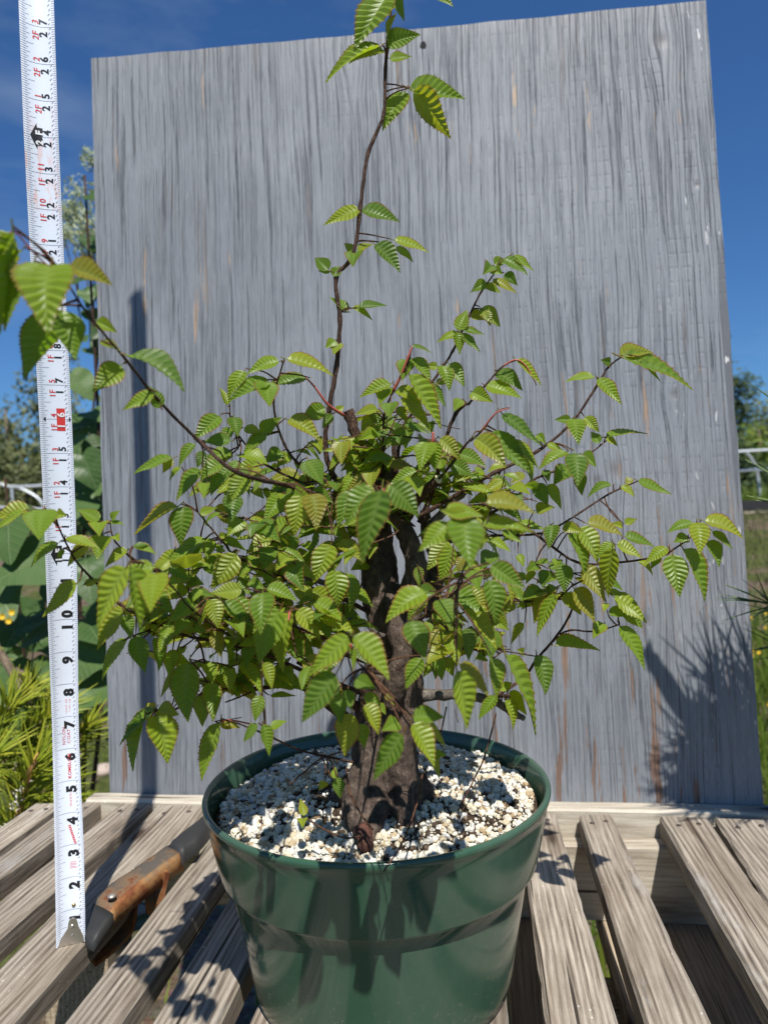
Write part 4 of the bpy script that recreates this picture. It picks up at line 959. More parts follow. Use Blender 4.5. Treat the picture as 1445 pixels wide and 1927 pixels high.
# red new shoots
for pts in ([(775,652,-2.4,1.2),(768,672,-2.4,2.2),(752,712,-2.3,2.6),(740,735,-2.2,3)], [(575,710,-1.4,1.2),(592,728,-1.4,2),(618,762,-1.2,2.6),(648,782,-.8,3.2)], [(1009,725,-.6,.8),(990,690,-.6,1.4),(970,677,-.6,1.8),(945,690,-.5,1.8)],
            [(815,813,-2.4,2.4),(814,830,-2.4,3),(812,842,-2.3,2)], [(958,768,-3,1),(932,778,-3,1.6),(905,812,-2.8,2)], [(725,940,-4.6,3.4),(722,925,-4.7,3),(715,915,-4.7,1.6)], [(10,440,-8.8,.9),(30,438,-8.7,1.4),(55,465,-8.5,1.8),(85,495,-8.4,1.8),(124,525,-8.2,2)],
            [(660,1212,-4.6,3.2),(662,1222,-4.6,2)], [(280,1352,-2.8,2.4),(292,1338,-2.7,2)], [(545,1152,-3.4,2.4),(543,1168,-3.5,1.4)], [(408,1362,-2.4,1.6),(430,1355,-2.2,1.6),(470,1362,-2,1.6)]):
    path = smoothpath([(*P3(x, y, d), r*PXI*(TD+d)/TD) for (x, y, d, r) in pts], 4)
    m = MB(); m.tube([Vector(p[:3]) for p in path], [p[3] for p in path], 7, True, 0.2, 1); m.build('shoot', M_RED, tree)

# ------------------------------------------------------------------ measuring tape
def tape():
    base = onz(134, 1776, TABLE)
    d27 = 18.95
    p27 = ati(71, 47, d27)
    NP = [(0,134,1776,21.35),(1,133.5,1714,21.35),(3,131,1592,21.35),(6,125,1411,21.3),(8,122,1289,21.1),(10,119,1167,20.8),(13,114,979,20.3),(16,106,789,19.8),(18,99,659,19.45),(21,89,460,19.0),(24,79,256,18.6),(27,71,47,18.35),(29,66,-96,18.3)]
    ND = [(s_, ati(x_, y_, d_) if s_ else base) for (s_, x_, y_, d_) in NP]
    t0 = (ND[-1][1]-ND[-3][1]).normalized(); L0 = 29.0*IN
    knee = ND[-1][1]
    toc = Vector((CAMPOS.x-base.x, CAMPOS.y-base.y, 0)).normalized()
    root = empty('measuring_tape', base, 'white steel measuring tape blade standing upright on the slats left of the pot', 'tape measure')
    TOP = 49.5*IN
    def frame(s):
        if s <= L0:
            q = s/IN; i = 0
            while i < len(ND)-2 and q > ND[i+1][0]: i += 1
            k = (q-ND[i][0])/(ND[i+1][0]-ND[i][0]); c = ND[i][1].lerp(ND[i+1][1], k)
            t = (ND[min(i+2, len(ND)-1)][1]-ND[max(i-1, 0)][1]).normalized()
        else:
            k = min(1, (s-L0)/(3*IN)); t = (t0*(1-k)+Vector((0,0,1))*k).normalized(); c = knee+((t0+t)*0.5).normalized()*(s-L0)
        n = (toc-t*toc.dot(t)).normalized(); n = (Matrix.Rotation(R(-3+3*math.sin(s*9)), 3, t) @ n); w_ = t.cross(n)
        w_ = -w_ if w_.x < 0 else w_
        return c, t, w_, n
    HW = 0.435*IN; K = 0.16*IN/(HW*HW)
    def S(u, s, off=0.0):          # u in -1..1 across
        c, t, w_, n = frame(s); q = s/IN; x = u*HW*(0.95-0.09*math.exp(-((q-6.5)/2.6)**2)+0.03*min(1, max(0, (q-9)/4)))
        return c+w_*x+n*(K*x*x-0.07*IN+off)
    m = MB(); nu = 10; ss = [i*0.25*IN for i in range(int(TOP/(0.25*IN))+1)]
    for s in ss:
        for side in (0, -0.00022):
            for i in range(nu+1): m.v.append(S(-1+2*i/nu, s, side))
    r = 2*(nu+1)
    for j in range(len(ss)-1):
        for i in range(nu):
            a = j*r+i; m.f.append((a, a+1, a+r+1, a+r)); b = a+nu+1; m.f.append((b, b+r, b+r+1, b+1))
        for e in (0, nu):
            a = j*r+e; m.f.append((a, a+r, a+r+nu+1, a+nu+1))
    # folded-over rounded end, out of the picture above
    n0 = len(m.v)
    c, t, w_, n = frame(TOP)
    for k in range(9):
        a = math.pi*k/8; y = t*math.sin(a)*0.012 - n*(1-math.cos(a))*0.010
        for i in range(nu+1):
            u = (-1+2*i/nu)*(1-0.25*math.sin(a)); m.v.append(c+w_*(u*HW)+y+n*(K*(u*HW)**2-0.07*IN))
    for k in range(8):
        for i in range(nu): a = n0+k*(nu+1)+i; m.f.append((a, a+1, a+nu+2, a+nu+1))
    bm_ = Mat('tape_white_enamel', 0.38, 0.4); v = bm_.obj()
    sm = bm_.noise(v, 45, 4, 0.6)
    z = bm_.sep(v)[2]
    smear = bm_.math('MULTIPLY', bm_.ramp(bm_.noise(bm_.map(v, (260, 260, 60)), 1.0, 4, .6), [(0.50, 0), (0.66, 0.75)]), bm_.ramp(z, [(0.545, 0.0), (0.565, 1.0), (0.60, 0.6), (0.63, 0.0)]))
    col = bm_.mix(bm_.ramp(sm, [(0.5, 0), (0.8, 0.3)]), (0.76, 0.81, 0.90), (0.70, 0.70, 0.70))
    col = bm_.mix(smear, col, (0.80, 0.42, 0.33)); bm_.color(col)
    m.build('blade', bm_.m, root)
    black = plain('tape_black_ink', (0.015, 0.015, 0.017), 0.5); red = plain('tape_red_ink', (0.62, 0.045, 0.04), 0.5); pink = plain('tape_faded_red_ink', (0.72, 0.36, 0.37), 0.5)
    grey = plain('tape_fine_ink', (0.26, 0.27, 0.32), 0.5); white = plain('tape_white_ink', (0.8, 0.8, 0.8), 0.4); steel = plain('tape_hook_steel', (0.52, 0.49, 0.44), 0.34, 0.85); brass = plain('tape_brass', (0.55, 0.40, 0.2), 0.3, 1.0)
    OFF = 0.00008
    # graduation lines
    g = MB()
    def dash(u0, u1, s, th, off=OFF, slant=0.0, mb=None):
        mb = mb or g; k = max(2, int(abs(u1-u0)*8)); n0 = len(mb.v)
        for i in range(k+1):
            u = u0+(u1-u0)*i/k; sl = s+slant*i/k
            mb.v.append(S(u, sl-th/2, off)); mb.v.append(S(u, sl+th/2, off))
        for i in range(k): a = n0+2*i; mb.f.append((a, a+2, a+3, a+1))
    for q in range(0, 29*16):
        s = q/16*IN; th = 0.0003
        ln = {0: 2.0, 8: 0.72, 4: 0.52, 12: 0.52}.get(q % 16, 0.42 if q % 2 == 0 else 0.32)
        if q % 16 == 0 and q > 0: dash(-1, 0.98, s, 0.00034)
        else: dash(-0.99, -0.99+ln, s, th)
        dash(0.80, 0.99, s, 0.0003)
        if q % 2 == 1:
            sl = (1, -1)[(q//2) % 2]*0.0006
            dash(0.60+0.05*((q//2) % 2), 0.72+0.05*((q//2) % 2), s, 0.0009, slant=0.0012)
    tag(g.build('graduation_lines', grey, root, False), kind='stuff')
    # lettering: built-in font, wrapped on the blade; it reads upwards
    jobs = []
    def word(txt, s, u, size, mat, bold=0.012, name='number', ang=0.0, align='LEFT'): jobs.append((txt, s, u, size, mat, bold, name, ang, align))
    for n in range(1, 28):
        if n < 10: word(str(n), n-0.36, 0.62, 0.42, black, .025)
        elif n == 10: word('1', 9.66, 0.62, 0.42, black, .025); word('0', 10.06, 0.62, 0.42, black, .025)
        elif n == 11: word('1', 10.66, 0.62, 0.42, black, .025); word('1', 11.08, 0.62, 0.42, black, .025)
        else:
            a, b = str(n)
            mat = white if n == 16 else black
            word(a, n-0.27, 0.53, 0.28, mat, .009); word(b, n+0.06, 0.53, 0.28, mat, .009)
            if n % 12: 
                word('%dF' % (n//12), n-0.36, 0.04, 0.22, red, .004, 'foot_number'); word(str(n % 12), n+0.06, 0.04, 0.22, red, .004, 'foot_number')
    for n in (12, 24): word(str(n//12), n-0.23, 0.04, 0.24, white, .012, 'foot_number'); word('F', n+0.04, 0.04, 0.24, white, .012, 'foot_number')
    word('KOMELON', 5.07, 0.33, 0.15, red, .004, 'printed_word'); word('NYLON', 6.14, -0.02, 0.15, red, .0, 'printed_word'); word('COAT', 6.17, 0.34, 0.15, red, .0, 'printed_word')
    objs = []
    for (txt, s, u, size, mat, bold, name, ang, align) in jobs:
        c = bpy.data.curves.new('txt', 'FONT'); c.body = '6' if txt == '9' else txt; c.size = size; c.offset = bold; c.resolution_u = 3; c.space_character = 1.12
        o = bpy.data.objects.new('txt', c); link(o); objs.append(o)
    bpy.context.view_layer.update(); dg = bpy.context.evaluated_depsgraph_get()
    for o, (txt, s, u, size, mat, bold, name, ang, align) in zip(objs, jobs):
        me = bpy.data.meshes.new_from_object(o.evaluated_get(dg)); k = MB()
        tb = bmesh.new(); tb.from_mesh(me); bmesh.ops.triangulate(tb, faces=tb.faces[:])
        for _ in range(2):
            lg = [e_ for e_ in tb.edges if e_.calc_length() > 0.05]
            if lg: bmesh.ops.subdivide_edges(tb, edges=lg, cuts=1); bmesh.ops.triangulate(tb, faces=tb.faces[:])
        tb.to_mesh(me); tb.free()
        if txt == '9':                     # a 6 turned round
            sx_ = min(v_.co.x for v_ in me.vertices)+max(v_.co.x for v_ in me.vertices); sy_ = min(v_.co.y for v_ in me.vertices)+max(v_.co.y for v_ in me.vertices)
            for v_ in me.vertices: v_.co.x = sx_-v_.co.x; v_.co.y = sy_-v_.co.y
        for v_ in me.vertices:
            k.v.append(S(u-v_.co.y*IN/HW, (s+v_.co.x)*IN, OFF+(0.00034 if mat is white else 0.00007)))
        k.f = [tuple(p_.vertices) for p_ in me.polygons]
        bpy.data.objects.remove(o); bpy.data.meshes.remove(me)
        k.build(name, mat, root, False)
    def patch(name, pts, mat, off):
        k = MB(); c = Vector((sum(p[0] for p in pts)/len(pts), sum(p[1] for p in pts)/len(pts), 0)); k.v.append(S(c.x, c.y*IN, off))
        for (u, s) in pts: k.v.append(S(u, s*IN, off))
        for i in range(len(pts)): k.f.append((0, 1+i, 1+(i+1) % len(pts)))
        return k.build(name, mat, root, False)
    patch('red_box', [(0.04, 15.66), (0.2, 15.66), (0.38, 15.66), (0.57, 15.66), (0.57, 16.32), (0.38, 16.32), (0.2, 16.32), (0.04, 16.32)], red, OFF+0.00003)
    for (u, sg) in ((-0.62, -1), (0.80, 1)): patch('arrow_mark', [(u, 16-.075), (u+0.0, 16+.075), (u+sg*0.16, 16.0)], black, OFF+0.00003)
    for n in (12, 24):
        patch('foot_mark', [(-0.66, n), (-0.28, n+.36), (-0.28, n+.24), (0.06, n+.24), (0.06, n-.24), (-0.28, n-.24), (-0.28, n-.36)], black, OFF+0.00003)
    ik = MB()                      # small red print too worn to read
    for i in range(11): dash(-0.02-0.0+0.045*(10-i)*0.8, 0.16+0.045*(10-i)*0.8, (3.04+i*0.056)*IN, 0.0010, OFF, 0.0, ik)
    ik.build('worn_print', red, root, False)
    ik = MB(); rr = random.Random(2)
    for (a, b, u0, u1) in ((4.12, 4.62, .12, .33), (7.12, 7.55, .0, .18), (7.12, 7.55, .26, .42), (2.28, 2.5, 0.0, .5)):
        s = a
        while s < b:
            if rr.random() < .85: dash(u0+rr.uniform(0, .05), u1-rr.uniform(0, .05), s*IN, 0.0006, OFF, rr.uniform(-.0004, .0004), ik)
            s += 0.045
    ik.build('worn_print', pink, root, False)
    # hook
    hk = MB(); pts = []
    prof = [(-0.88, 0.02), (0.92, 0.02), (0.86, 0.20), (0.52, 0.52), (0.46, 0.66), (0.34, 0.75), (0.14, 0.78), (-0.06, 0.75), (-0.16, 0.66), (-0.20, 0.50), (-0.70, 0.22)]
    for off in (0.0005, 0.0017):
        for (u, s) in prof: hk.v.append(S(u, s*IN, 0)-frame(0)[3]*(K*(u*HW)**2)*0.55+frame(0)[3]*(off+0.001))
    k = len(prof); hk.f.append(tuple(range(k-1, -1, -1))); hk.f.append(tuple(k+i for i in range(k)))
    for i in range(k): j = (i+1) % k; hk.f.append((i, j, k+j, k+i))
    h = hk.build('hook', steel, root, False)
    for s in (0.28, 0.54):
        c = S(0.12, s*IN, 0)+frame(0)[3]*0.0024; n = frame(0)[3]; rv = MB()
        rv.tube([c, c+n*0.0006, c+n*0.0011], [0.0019, 0.0016, 0.0006], 12); rv.build('rivet', steel, h)
    c = S(0.22, 1.13*IN, 0)+frame(0)[3]*0.0001; rv = MB(); rv.tube([c, c+frame(0)[3]*0.0007, c+frame(0)[3]*0.0012], [0.0016, 0.0014, 0.0005], 12); rv.build('rivet', brass, root)
tape()

# ------------------------------------------------------------------ rusty spring clamp between the slats
def clamp():
    rm = Mat('rusted_steel', 0.75, 0.3); v = rm.obj(); n = rm.noise(v, 120, 6, 0.7); n2 = rm.noise(v, 38, 4, 0.6)
    col = rm.ramp(n2, [(0.38, (0.22, 0.15, 0.085)), (0.5, (0.30, 0.15, 0.055)), (0.62, (0.17, 0.055, 0.02)), (0.8, (0.07, 0.022, 0.012))])
    col = rm.mix(rm.ramp(n, [(0.5, 0), (0.75, .6)]), col, (0.12, 0.035, 0.018)); rm.color(col); rm.bump(n, .6, .001); rm.b.inputs['Metallic'].default_value = 0.15  # rust tones darkened all over, partial shade put into the colour
    rust = rm.m; rub = plain('black_rubber', (0.022, 0.022, 0.021), 0.62); bead = plain('clamp_rivet', (0.36, 0.33, 0.29), 0.45, 0.6)  # rubber black deepened to stand for the shade on the grip
    c0 = onz(215, 1690, TABLE); root = empty('spring_clamp', c0, 'rusty steel spring clamp with black rubber ends lying between the slats', 'clamp')
    def strip(name, pts, mat, parent, th, bulge=.0012):   # pts: (left px, right px, z) cross-sections of a pressed channel
        m = MB(); k = len(pts)
        for (a, b, z) in pts:
            A, B_ = onz(*a, TABLE+z), onz(*b, TABLE+z); mid = (A+B_)/2+Vector((0,0,bulge))
            m.v += [A-Vector((0,0,th)), A, A.lerp(mid, .35)+Vector((0,0,bulge*.3)), mid, mid.lerp(B_, .65)+Vector((0,0,bulge*.3)), B_, B_-Vector((0,0,th))]
        for i in range(k-1):
            for j in range(6): a = i*7+j; m.f.append((a, a+1, a+8, a+7))
        m.f.append(tuple(range(6, -1, -1))); m.f.append(tuple((k-1)*7+j for j in range(7)))
        return m.build(name, mat, parent)
    ARM = [((176,1702),(207,1717),.012), ((188,1684),(216,1700),.014), ((210,1662),(239,1678),.017), ((245,1640),(269,1654),.019), ((285,1612),(306,1626),.020), ((305,1598),(327,1612),.020), ((318,1590),(341,1604),.019)]
    tm_ = Mat('dull_rusty_steel', 0.7, 0.3); tv = tm_.obj(); tn = tm_.noise(tv, 45, 5, .65); tm_.color(tm_.ramp(tn, [(0.42, (.085, .072, .058)), (0.53, (.16, .10, .055)), (0.62, (.13, .042, .018)), (0.8, (.05, .018, .01))])); tm_.bump(tm_.noise(tv, 200, 4), .4, .001); rtop = tm_.m  # arm rust taken darker too, shade carried by its colour
    strip('upper_arm', ARM, rtop, root, .003)
    fm = MB()
    for (a_, b_, z_) in ARM:
        q_ = onz(*b_, TABLE+z_); o_ = Vector((.0035, -.004, 0)); fm.v += [q_+Vector((0,0,.0006)), q_+o_*.5+Vector((0,0,-.004)), q_+o_+Vector((0,0,-.015)), q_+o_*.6+Vector((0,0,-.015)), q_+Vector((-.001,.001,-.004))]
    for i in range(len(ARM)-1):
        for j in range(5): fm.f.append((i*5+j, i*5+(j+1) % 5, (i+1)*5+(j+1) % 5, (i+1)*5+j))
    fm.f.append((4,3,2,1,0)); fm.f.append(tuple((len(ARM)-1)*5+j for j in range(5)))
    fm.build('flange', rust, root)
    strip('rubber_tip', [((160,1764),(176,1772),.006), ((164,1742),(188,1754),.009), ((171,1718),(202,1734),.0115), ((175,1700),(214,1720),.0128)], rub, root, .008, .0008)
    strip('rubber_grip', [((317,1593),(342,1606),.0205), ((325,1581),(349,1598),.0225), ((333,1575),(358,1592),.0200), ((343,1566),(368,1586),.0220), ((362,1552),(384,1570),.018), ((380,1538),(398,1553),.014)], rub, root, .012, .003)
    m = MB(); c = onz(211, 1688, TABLE+.0185); m.tube([c, c+Vector((0,0,.0015)), c+Vector((0,0,.0025))], [.0038, .0034, .0012], 12); m.build('rivet', bead, root)
    def plate(name, pts, mat, w_):
        P = [onz(x, y, TABLE+z) for (x, y, z) in pts]; m = MB(); k = len(P); ax = Vector((0.66, -0.75, 0))
        P = smoothpath(P, 4)
        m2 = MB()
        for i, p in enumerate(P):
            t = (P[min(i+1, len(P)-1)]-P[max(i-1, 0)]).normalized(); sd = t.cross(ax).normalized()*.0016
            m2.v += [p-ax*w_+sd, p+ax*w_+sd, p+ax*w_-sd, p-ax*w_-sd]
        for i in range(len(P)-1):
            for j in range(4): m2.f.append((i*4+j, i*4+(j+1) % 4, (i+1)*4+(j+1) % 4, (i+1)*4+j))
        m2.f.append((3,2,1,0)); q = (len(P)-1)*4; m2.f.append((q, q+1, q+2, q+3))
        m2.build(name, mat, root, False)
    plate('side_cheek', [(302,1630,.015), (296,1658,.002), (290,1692,-.012), (292,1730,-.03)], rust, .017)
    plate('lower_arm', [(250,1690,-.012), (246,1725,-.022), (236,1752,-.028), (210,1778,-.03), (172,1806,-.028)], rust, .010)
    m = MB(); pts = []
    cc = onz(236, 1690, TABLE-.004)
    for i in range(60):
        a = i/59*2*math.pi*4; pts.append(cc+Vector((0.66, -0.75, 0))*(-.008+.016*i/59)+Vector((0.75, .66, 0))*(.0045*math.cos(a))+Vector((0, 0, .0045*math.sin(a))))
    m.tube(pts, .0011, 6); m.build('spring', rust, root)
clamp()

# ------------------------------------------------------------------ plants round the table
def simple_leaf_mat(name, cols, tcol, rough=0.5, tr=0.35):
    m = Mat(name, rough, 0.3); rnd = m.math('FRACT', m.math('ADD', m.orand(), m.irand()))
    bc = m.ramp(rnd, [(i/(len(cols)-1), c) for i, c in enumerate(cols)])
    if name == 'broad_leaf':
        X_, Y_, _z = m.sep(m.obj()); ax_ = m.math('ABSOLUTE', X_)
        sv = m.math('ABSOLUTE', m.math('SUBTRACT', m.math('FRACT', m.math('MULTIPLY', m.math('SUBTRACT', Y_, m.math('MULTIPLY', ax_, 0.8)), 6.0)), 0.5))
        vn = m.math('MAXIMUM', m.ramp(ax_, [(0.008, 1.0), (0.022, 0.0)]), m.ramp(sv, [(0.04, 0.7), (0.10, 0.0)]))
        bc = m.mix(m.math('MULTIPLY', vn, 0.55), bc, (0.17, 0.24, 0.10)); bc = m.mix(m.ramp(m.noise(m.obj(), 6, 4, .6), [(0.4, 0), (.75, .5)]), bc, (0.10, 0.14, 0.05)); m.bump(vn, 0.5, 0.004)
    m.color(bc)
    t = m.n('ShaderNodeBsdfTranslucent'); m.put(t.inputs[0], tcol); mx_ = m.n('ShaderNodeMixShader'); mx_.inputs[0].default_value = tr
    m.put(mx_.inputs[1], m.b.outputs[0]); m.put(mx_.inputs[2], t.outputs[0]); m.put(m.o.inputs['Surface'], mx_.outputs[0]); return m.m
M_BIG = simple_leaf_mat('broad_leaf', [(0.030, 0.072, 0.016), (0.055, 0.115, 0.028), (0.10, 0.17, 0.05)], (0.11, 0.21, 0.012), 0.42, 0.28)
M_PINE = simple_leaf_mat('pine_needle', [(0.16, 0.22, 0.018), (0.30, 0.37, 0.025), (0.46, 0.45, 0.045)], (0.35, 0.40, 0.02), 0.45, 0.3)
M_PINE2 = simple_leaf_mat('pine_needle_dark', [(0.05, 0.10, 0.03), (0.09, 0.15, 0.04), (0.14, 0.20, 0.05)], (0.15, 0.25, 0.03), 0.45, 0.2)
M_OLIVE = simple_leaf_mat('far_foliage_olive', [(0.06, 0.07, 0.03), (0.11, 0.125, 0.045), (0.19, 0.20, 0.08)], (0.10, 0.14, 0.02), 0.6, 0.25)
M_DARKF = simple_leaf_mat('far_foliage_dark', [(0.022, 0.045, 0.016), (0.045, 0.075, 0.022), (0.085, 0.115, 0.04)], (0.06, 0.10, 0.015), 0.6, 0.25)
M_BRIGHT = simple_leaf_mat('far_foliage_bright', [(0.07, 0.12, 0.015), (0.12, 0.18, 0.02), (0.19, 0.23, 0.03)], (0.16, 0.25, 0.02), 0.6, 0.3)
M_PALE = simple_leaf_mat('pale_sprig', [(0.27, 0.33, 0.19), (0.40, 0.45, 0.28), (0.52, 0.54, 0.36)], (0.4, 0.45, 0.25), 0.6, 0.3)
M_YELLOW = plain('yellow_petal', (0.70, 0.45, 0.02), 0.6)
M_PBARK = bark_mat('pine_bark', (0.08, 0.06, 0.04), (0.20, 0.15, 0.10), (0.36, 0.29, 0.20), 0.2, 0.6)
M_CANDLE = plain('pine_candle', (0.50, 0.26, 0.09), 0.6)

def broad_leaf_mesh(seed):
    rnd = random.Random(seed); m = MB(); n = 9; m.v.append(Vector((0, 0, 0)))
    cup = rnd.uniform(.05, .22); fold = rnd.uniform(.0, .25); ed = []
    outline = [(0, 0), (.20, -.12), (.40, -.05), (.50, .16), (.47, .40), (.36, .62), (.20, .82), (.0, 1.05)]
    full = outline+[(-x, y) for (x, y) in outline[-2:0:-1]]
    pts = smoothpath([(x*(1+.08*rnd.uniform(-1, 1)), y+.03*rnd.uniform(-1, 1), 0) for (x, y) in full]+[full[0]+(0,)], 3)[:-1]
    def z(x, y): return fold*abs(x)-cup*(y-.2)**2+.02*math.sin(11*y+5*abs(x))
    rings = [.34, .68, 1.0]; c = Vector((0, .36, 0)); m.v = [Vector((0, .36, z(0, .36)))]
    for r in rings:
        for p in pts:
            q = c+(Vector((p.x, p.y, 0))-c)*r; m.v.append(Vector((q.x, q.y, z(q.x, q.y))))
    k = len(pts)
    for i in range(k): m.f.append((0, 1+i, 1+(i+1) % k))
    for r in range(2):
        for i in range(k): a = 1+r*k; m.f.append((a+i, a+k+i, a+k+(i+1) % k, a+(i+1) % k))
    n0 = len(m.v); m.tube([Vector((0, .0, z(0,0))), Vector((0, -.2, -.04)), Vector((0, -.42, -.16))], [.018, .016, .018], 5)
    return m
BLM = []
for k in range(6):
    me = broad_leaf_mesh(k).mesh('broad_leaf'); me.materials.append(M_BIG); BLM.append(me)

def vine():
    gx = at(90, 1400, 1.45); base = Vector((gx.x, 1.5, 0)); root = empty('broad_leaved_shrub', base, 'dark green shrub with large heart-shaped leaves behind the tape', 'shrub')
    rnd = random.Random(8); stems = []
    for (x, y, D) in ((60, 380, 1.55), (160, 330, 1.5), (10, 900, 1.35), (120, 700, 1.5), (190, 600, 1.6), (200, 1000, 1.45)):
        top = at(x, y, D); m = MB(); path = smoothpath([base, base.lerp(top, .4)+Vector((rnd.uniform(-.05, .05), .05, 0)), top], 6)
        m.tube([Vector(p) for p in path], [.007-.0045*i/(len(path)-1) for i in range(len(path))], 6); m.build('stem', M_BRANCH, root)
    # leaves: (px, py, distance m, size m) of those that show, then darker ones behind
    L_ = [(60,1060,1.2,.13),(15,1000,1.2,.12),(0,1120,1.2,.11),(165,1080,1.25,.11),(170,1180,1.25,.10),(165,1240,1.25,.09),(60,1270,1.25,.085),(112,1270,1.25,.095),(12,1310,1.2,.10),(185,1300,1.25,.10),(150,720,1.35,.085),(165,880,1.35,.095),(150,950,1.35,.08),(170,470,1.5,.07),(160,520,1.5,.07),(178,370,1.5,.06),(150,640,1.45,.07),(180,780,1.4,.08),(140,830,1.4,.08),(35,1180,1.25,.11),(90,1180,1.3,.11),(120,1120,1.3,.11),(95,1330,1.3,.09),(150,1330,1.3,.08),(40,1350,1.3,.09)]
    for i in range(105):
        y = rnd.uniform(740, 1370); x = rnd.uniform(-60, 250) if y > 980 else rnd.uniform(118, 260)
        L_.append((x, y, rnd.uniform(1.4, 1.75), rnd.uniform(.06, .10)))
    for i in range(26): L_.append((rnd.uniform(158, 260), rnd.uniform(360, 760), rnd.uniform(1.5, 1.8), rnd.uniform(.05, .08)))
    for (x, y, D, s) in L_:
        p = at(x, y, D); ax = Vector((rnd.gauss(0, .5), rnd.gauss(-.45, .25), rnd.uniform(-1, -.1))).normalized(); n = Vector((rnd.gauss(.1, .3), -.7, .65))
        s *= .8; Mx = leaf_matrix(p-ax*s*.4, ax, n, s, rnd.uniform(.9, 1.15)); inst('leaf', BLM[rnd.randrange(6)], Mx, root)
    # pale feathery flower sprigs against the sky
    sp = MB(); st = MB()
    for (x, y, D, s) in ((172,300,1.9,.05),(150,365,1.9,.075),(165,420,1.85,.06),(130,400,1.9,.05),(150,440,1.85,.07),(170,455,1.85,.06),(120,440,1.9,.05),(165,500,1.9,.05),(145,400,1.9,.05)):
        c = at(x, y, D); b = at(x+rnd.uniform(10, 60), y+rnd.uniform(120, 260), D+.05); st.tube([c, c.lerp(b, .5)+Vector((.01, 0, 0)), b], [.0012, .0018, .0022], 5)
        for k in range(210):
            d = Vector((rnd.gauss(0, 1), rnd.gauss(0, 1), rnd.gauss(0, 1))).normalized()*s*rnd.random()**.5*.62; d.z *= 1.25
            q = c+d; a = Vector((rnd.gauss(0,1), rnd.gauss(0,1), rnd.gauss(0,1))).normalized(); bb = a.orthogonal().normalized(); r_ = rnd.uniform(.003, .0075)
            sp.add([q-a*r_, q+bb*r_*.6, q+a*r_, q-bb*r_*.6], [(0,1,2,3)])
    tag(sp.build('flower_sprigs', M_PALE, root, False), kind='stuff'); tag(st.build('sprig_stems', M_TWIG, root), kind='stuff')
    fl = MB()
    for (x, y, D) in ((6,1160,1.1),(24,1152,1.1),(18,1168,1.1)):
        c = at(x, y, D)
        for k in range(9):
            a = k*.7; d = Vector((math.cos(a), -.4, math.sin(a))); s_ = Vector((-math.sin(a), 0, math.cos(a)))*.003
            fl.add([c, c+d*.003+s_*.6, c+d*.0065, c+d*.003-s_*.6], [(0,1,2,3)])
    fl.build('yellow_flowers', M_YELLOW, root, False)
vine()

def needles(mb, c, axis, n, ln, spread, rnd, r0=.00065):
    axis = axis.normalized(); o1 = axis.orthogonal().normalized(); o2 = axis.cross(o1)
    for i in range(n):
        a = rnd.random()*2*math.pi; s = spread*rnd.uniform(.4, 1.1); d = (axis*math.cos(s)+(o1*math.cos(a)+o2*math.sin(a))*math.sin(s)).normalized(); L_ = ln*rnd.uniform(.75, 1.15)
        sag = Vector((0,0,-1))*L_*.06; p1 = c+d*L_*.5+sag*.3; p2 = c+d*L_+sag
        mb.tube([c, p1, p2], [r0, r0, r0*.25], 3, False)
def pine_shoot(root, p0, p1, nm, mat, nstep, ln, spread, rnd, wr=.004, candle=False, bark=M_PBARK, r0=.00065, per=7):
    m = MB(); mid = p0.lerp(p1, .5)+Vector((rnd.uniform(-.01, .01), rnd.uniform(-.01, .01), .004)); path = smoothpath([p0, mid, p1], 8)
    m.tube([Vector(p) for p in path], [wr*(1-.5*i/(len(path)-1)) for i in range(len(path))], 7, True, .5, p0.x*40); b = m.build(nm, bark, root)
    nd = MB()
    for i in range(nstep):
        t = i/(nstep-1); p = Vector(path[int(t*(len(path)-1))]); d = (p1-p0).normalized()
        needles(nd, p, d, per, ln, spread, rnd, r0)
    tag(nd.build('needles', mat, root, False), kind='stuff')
    if candle:
        c = MB(); d = (p1-p0).normalized(); c.tube([p1-d*.03, p1, p1+d*.012], [wr*.9, wr*.8, wr*.1], 8, True, .3, 3); c.build('bud', M_CANDLE, root)
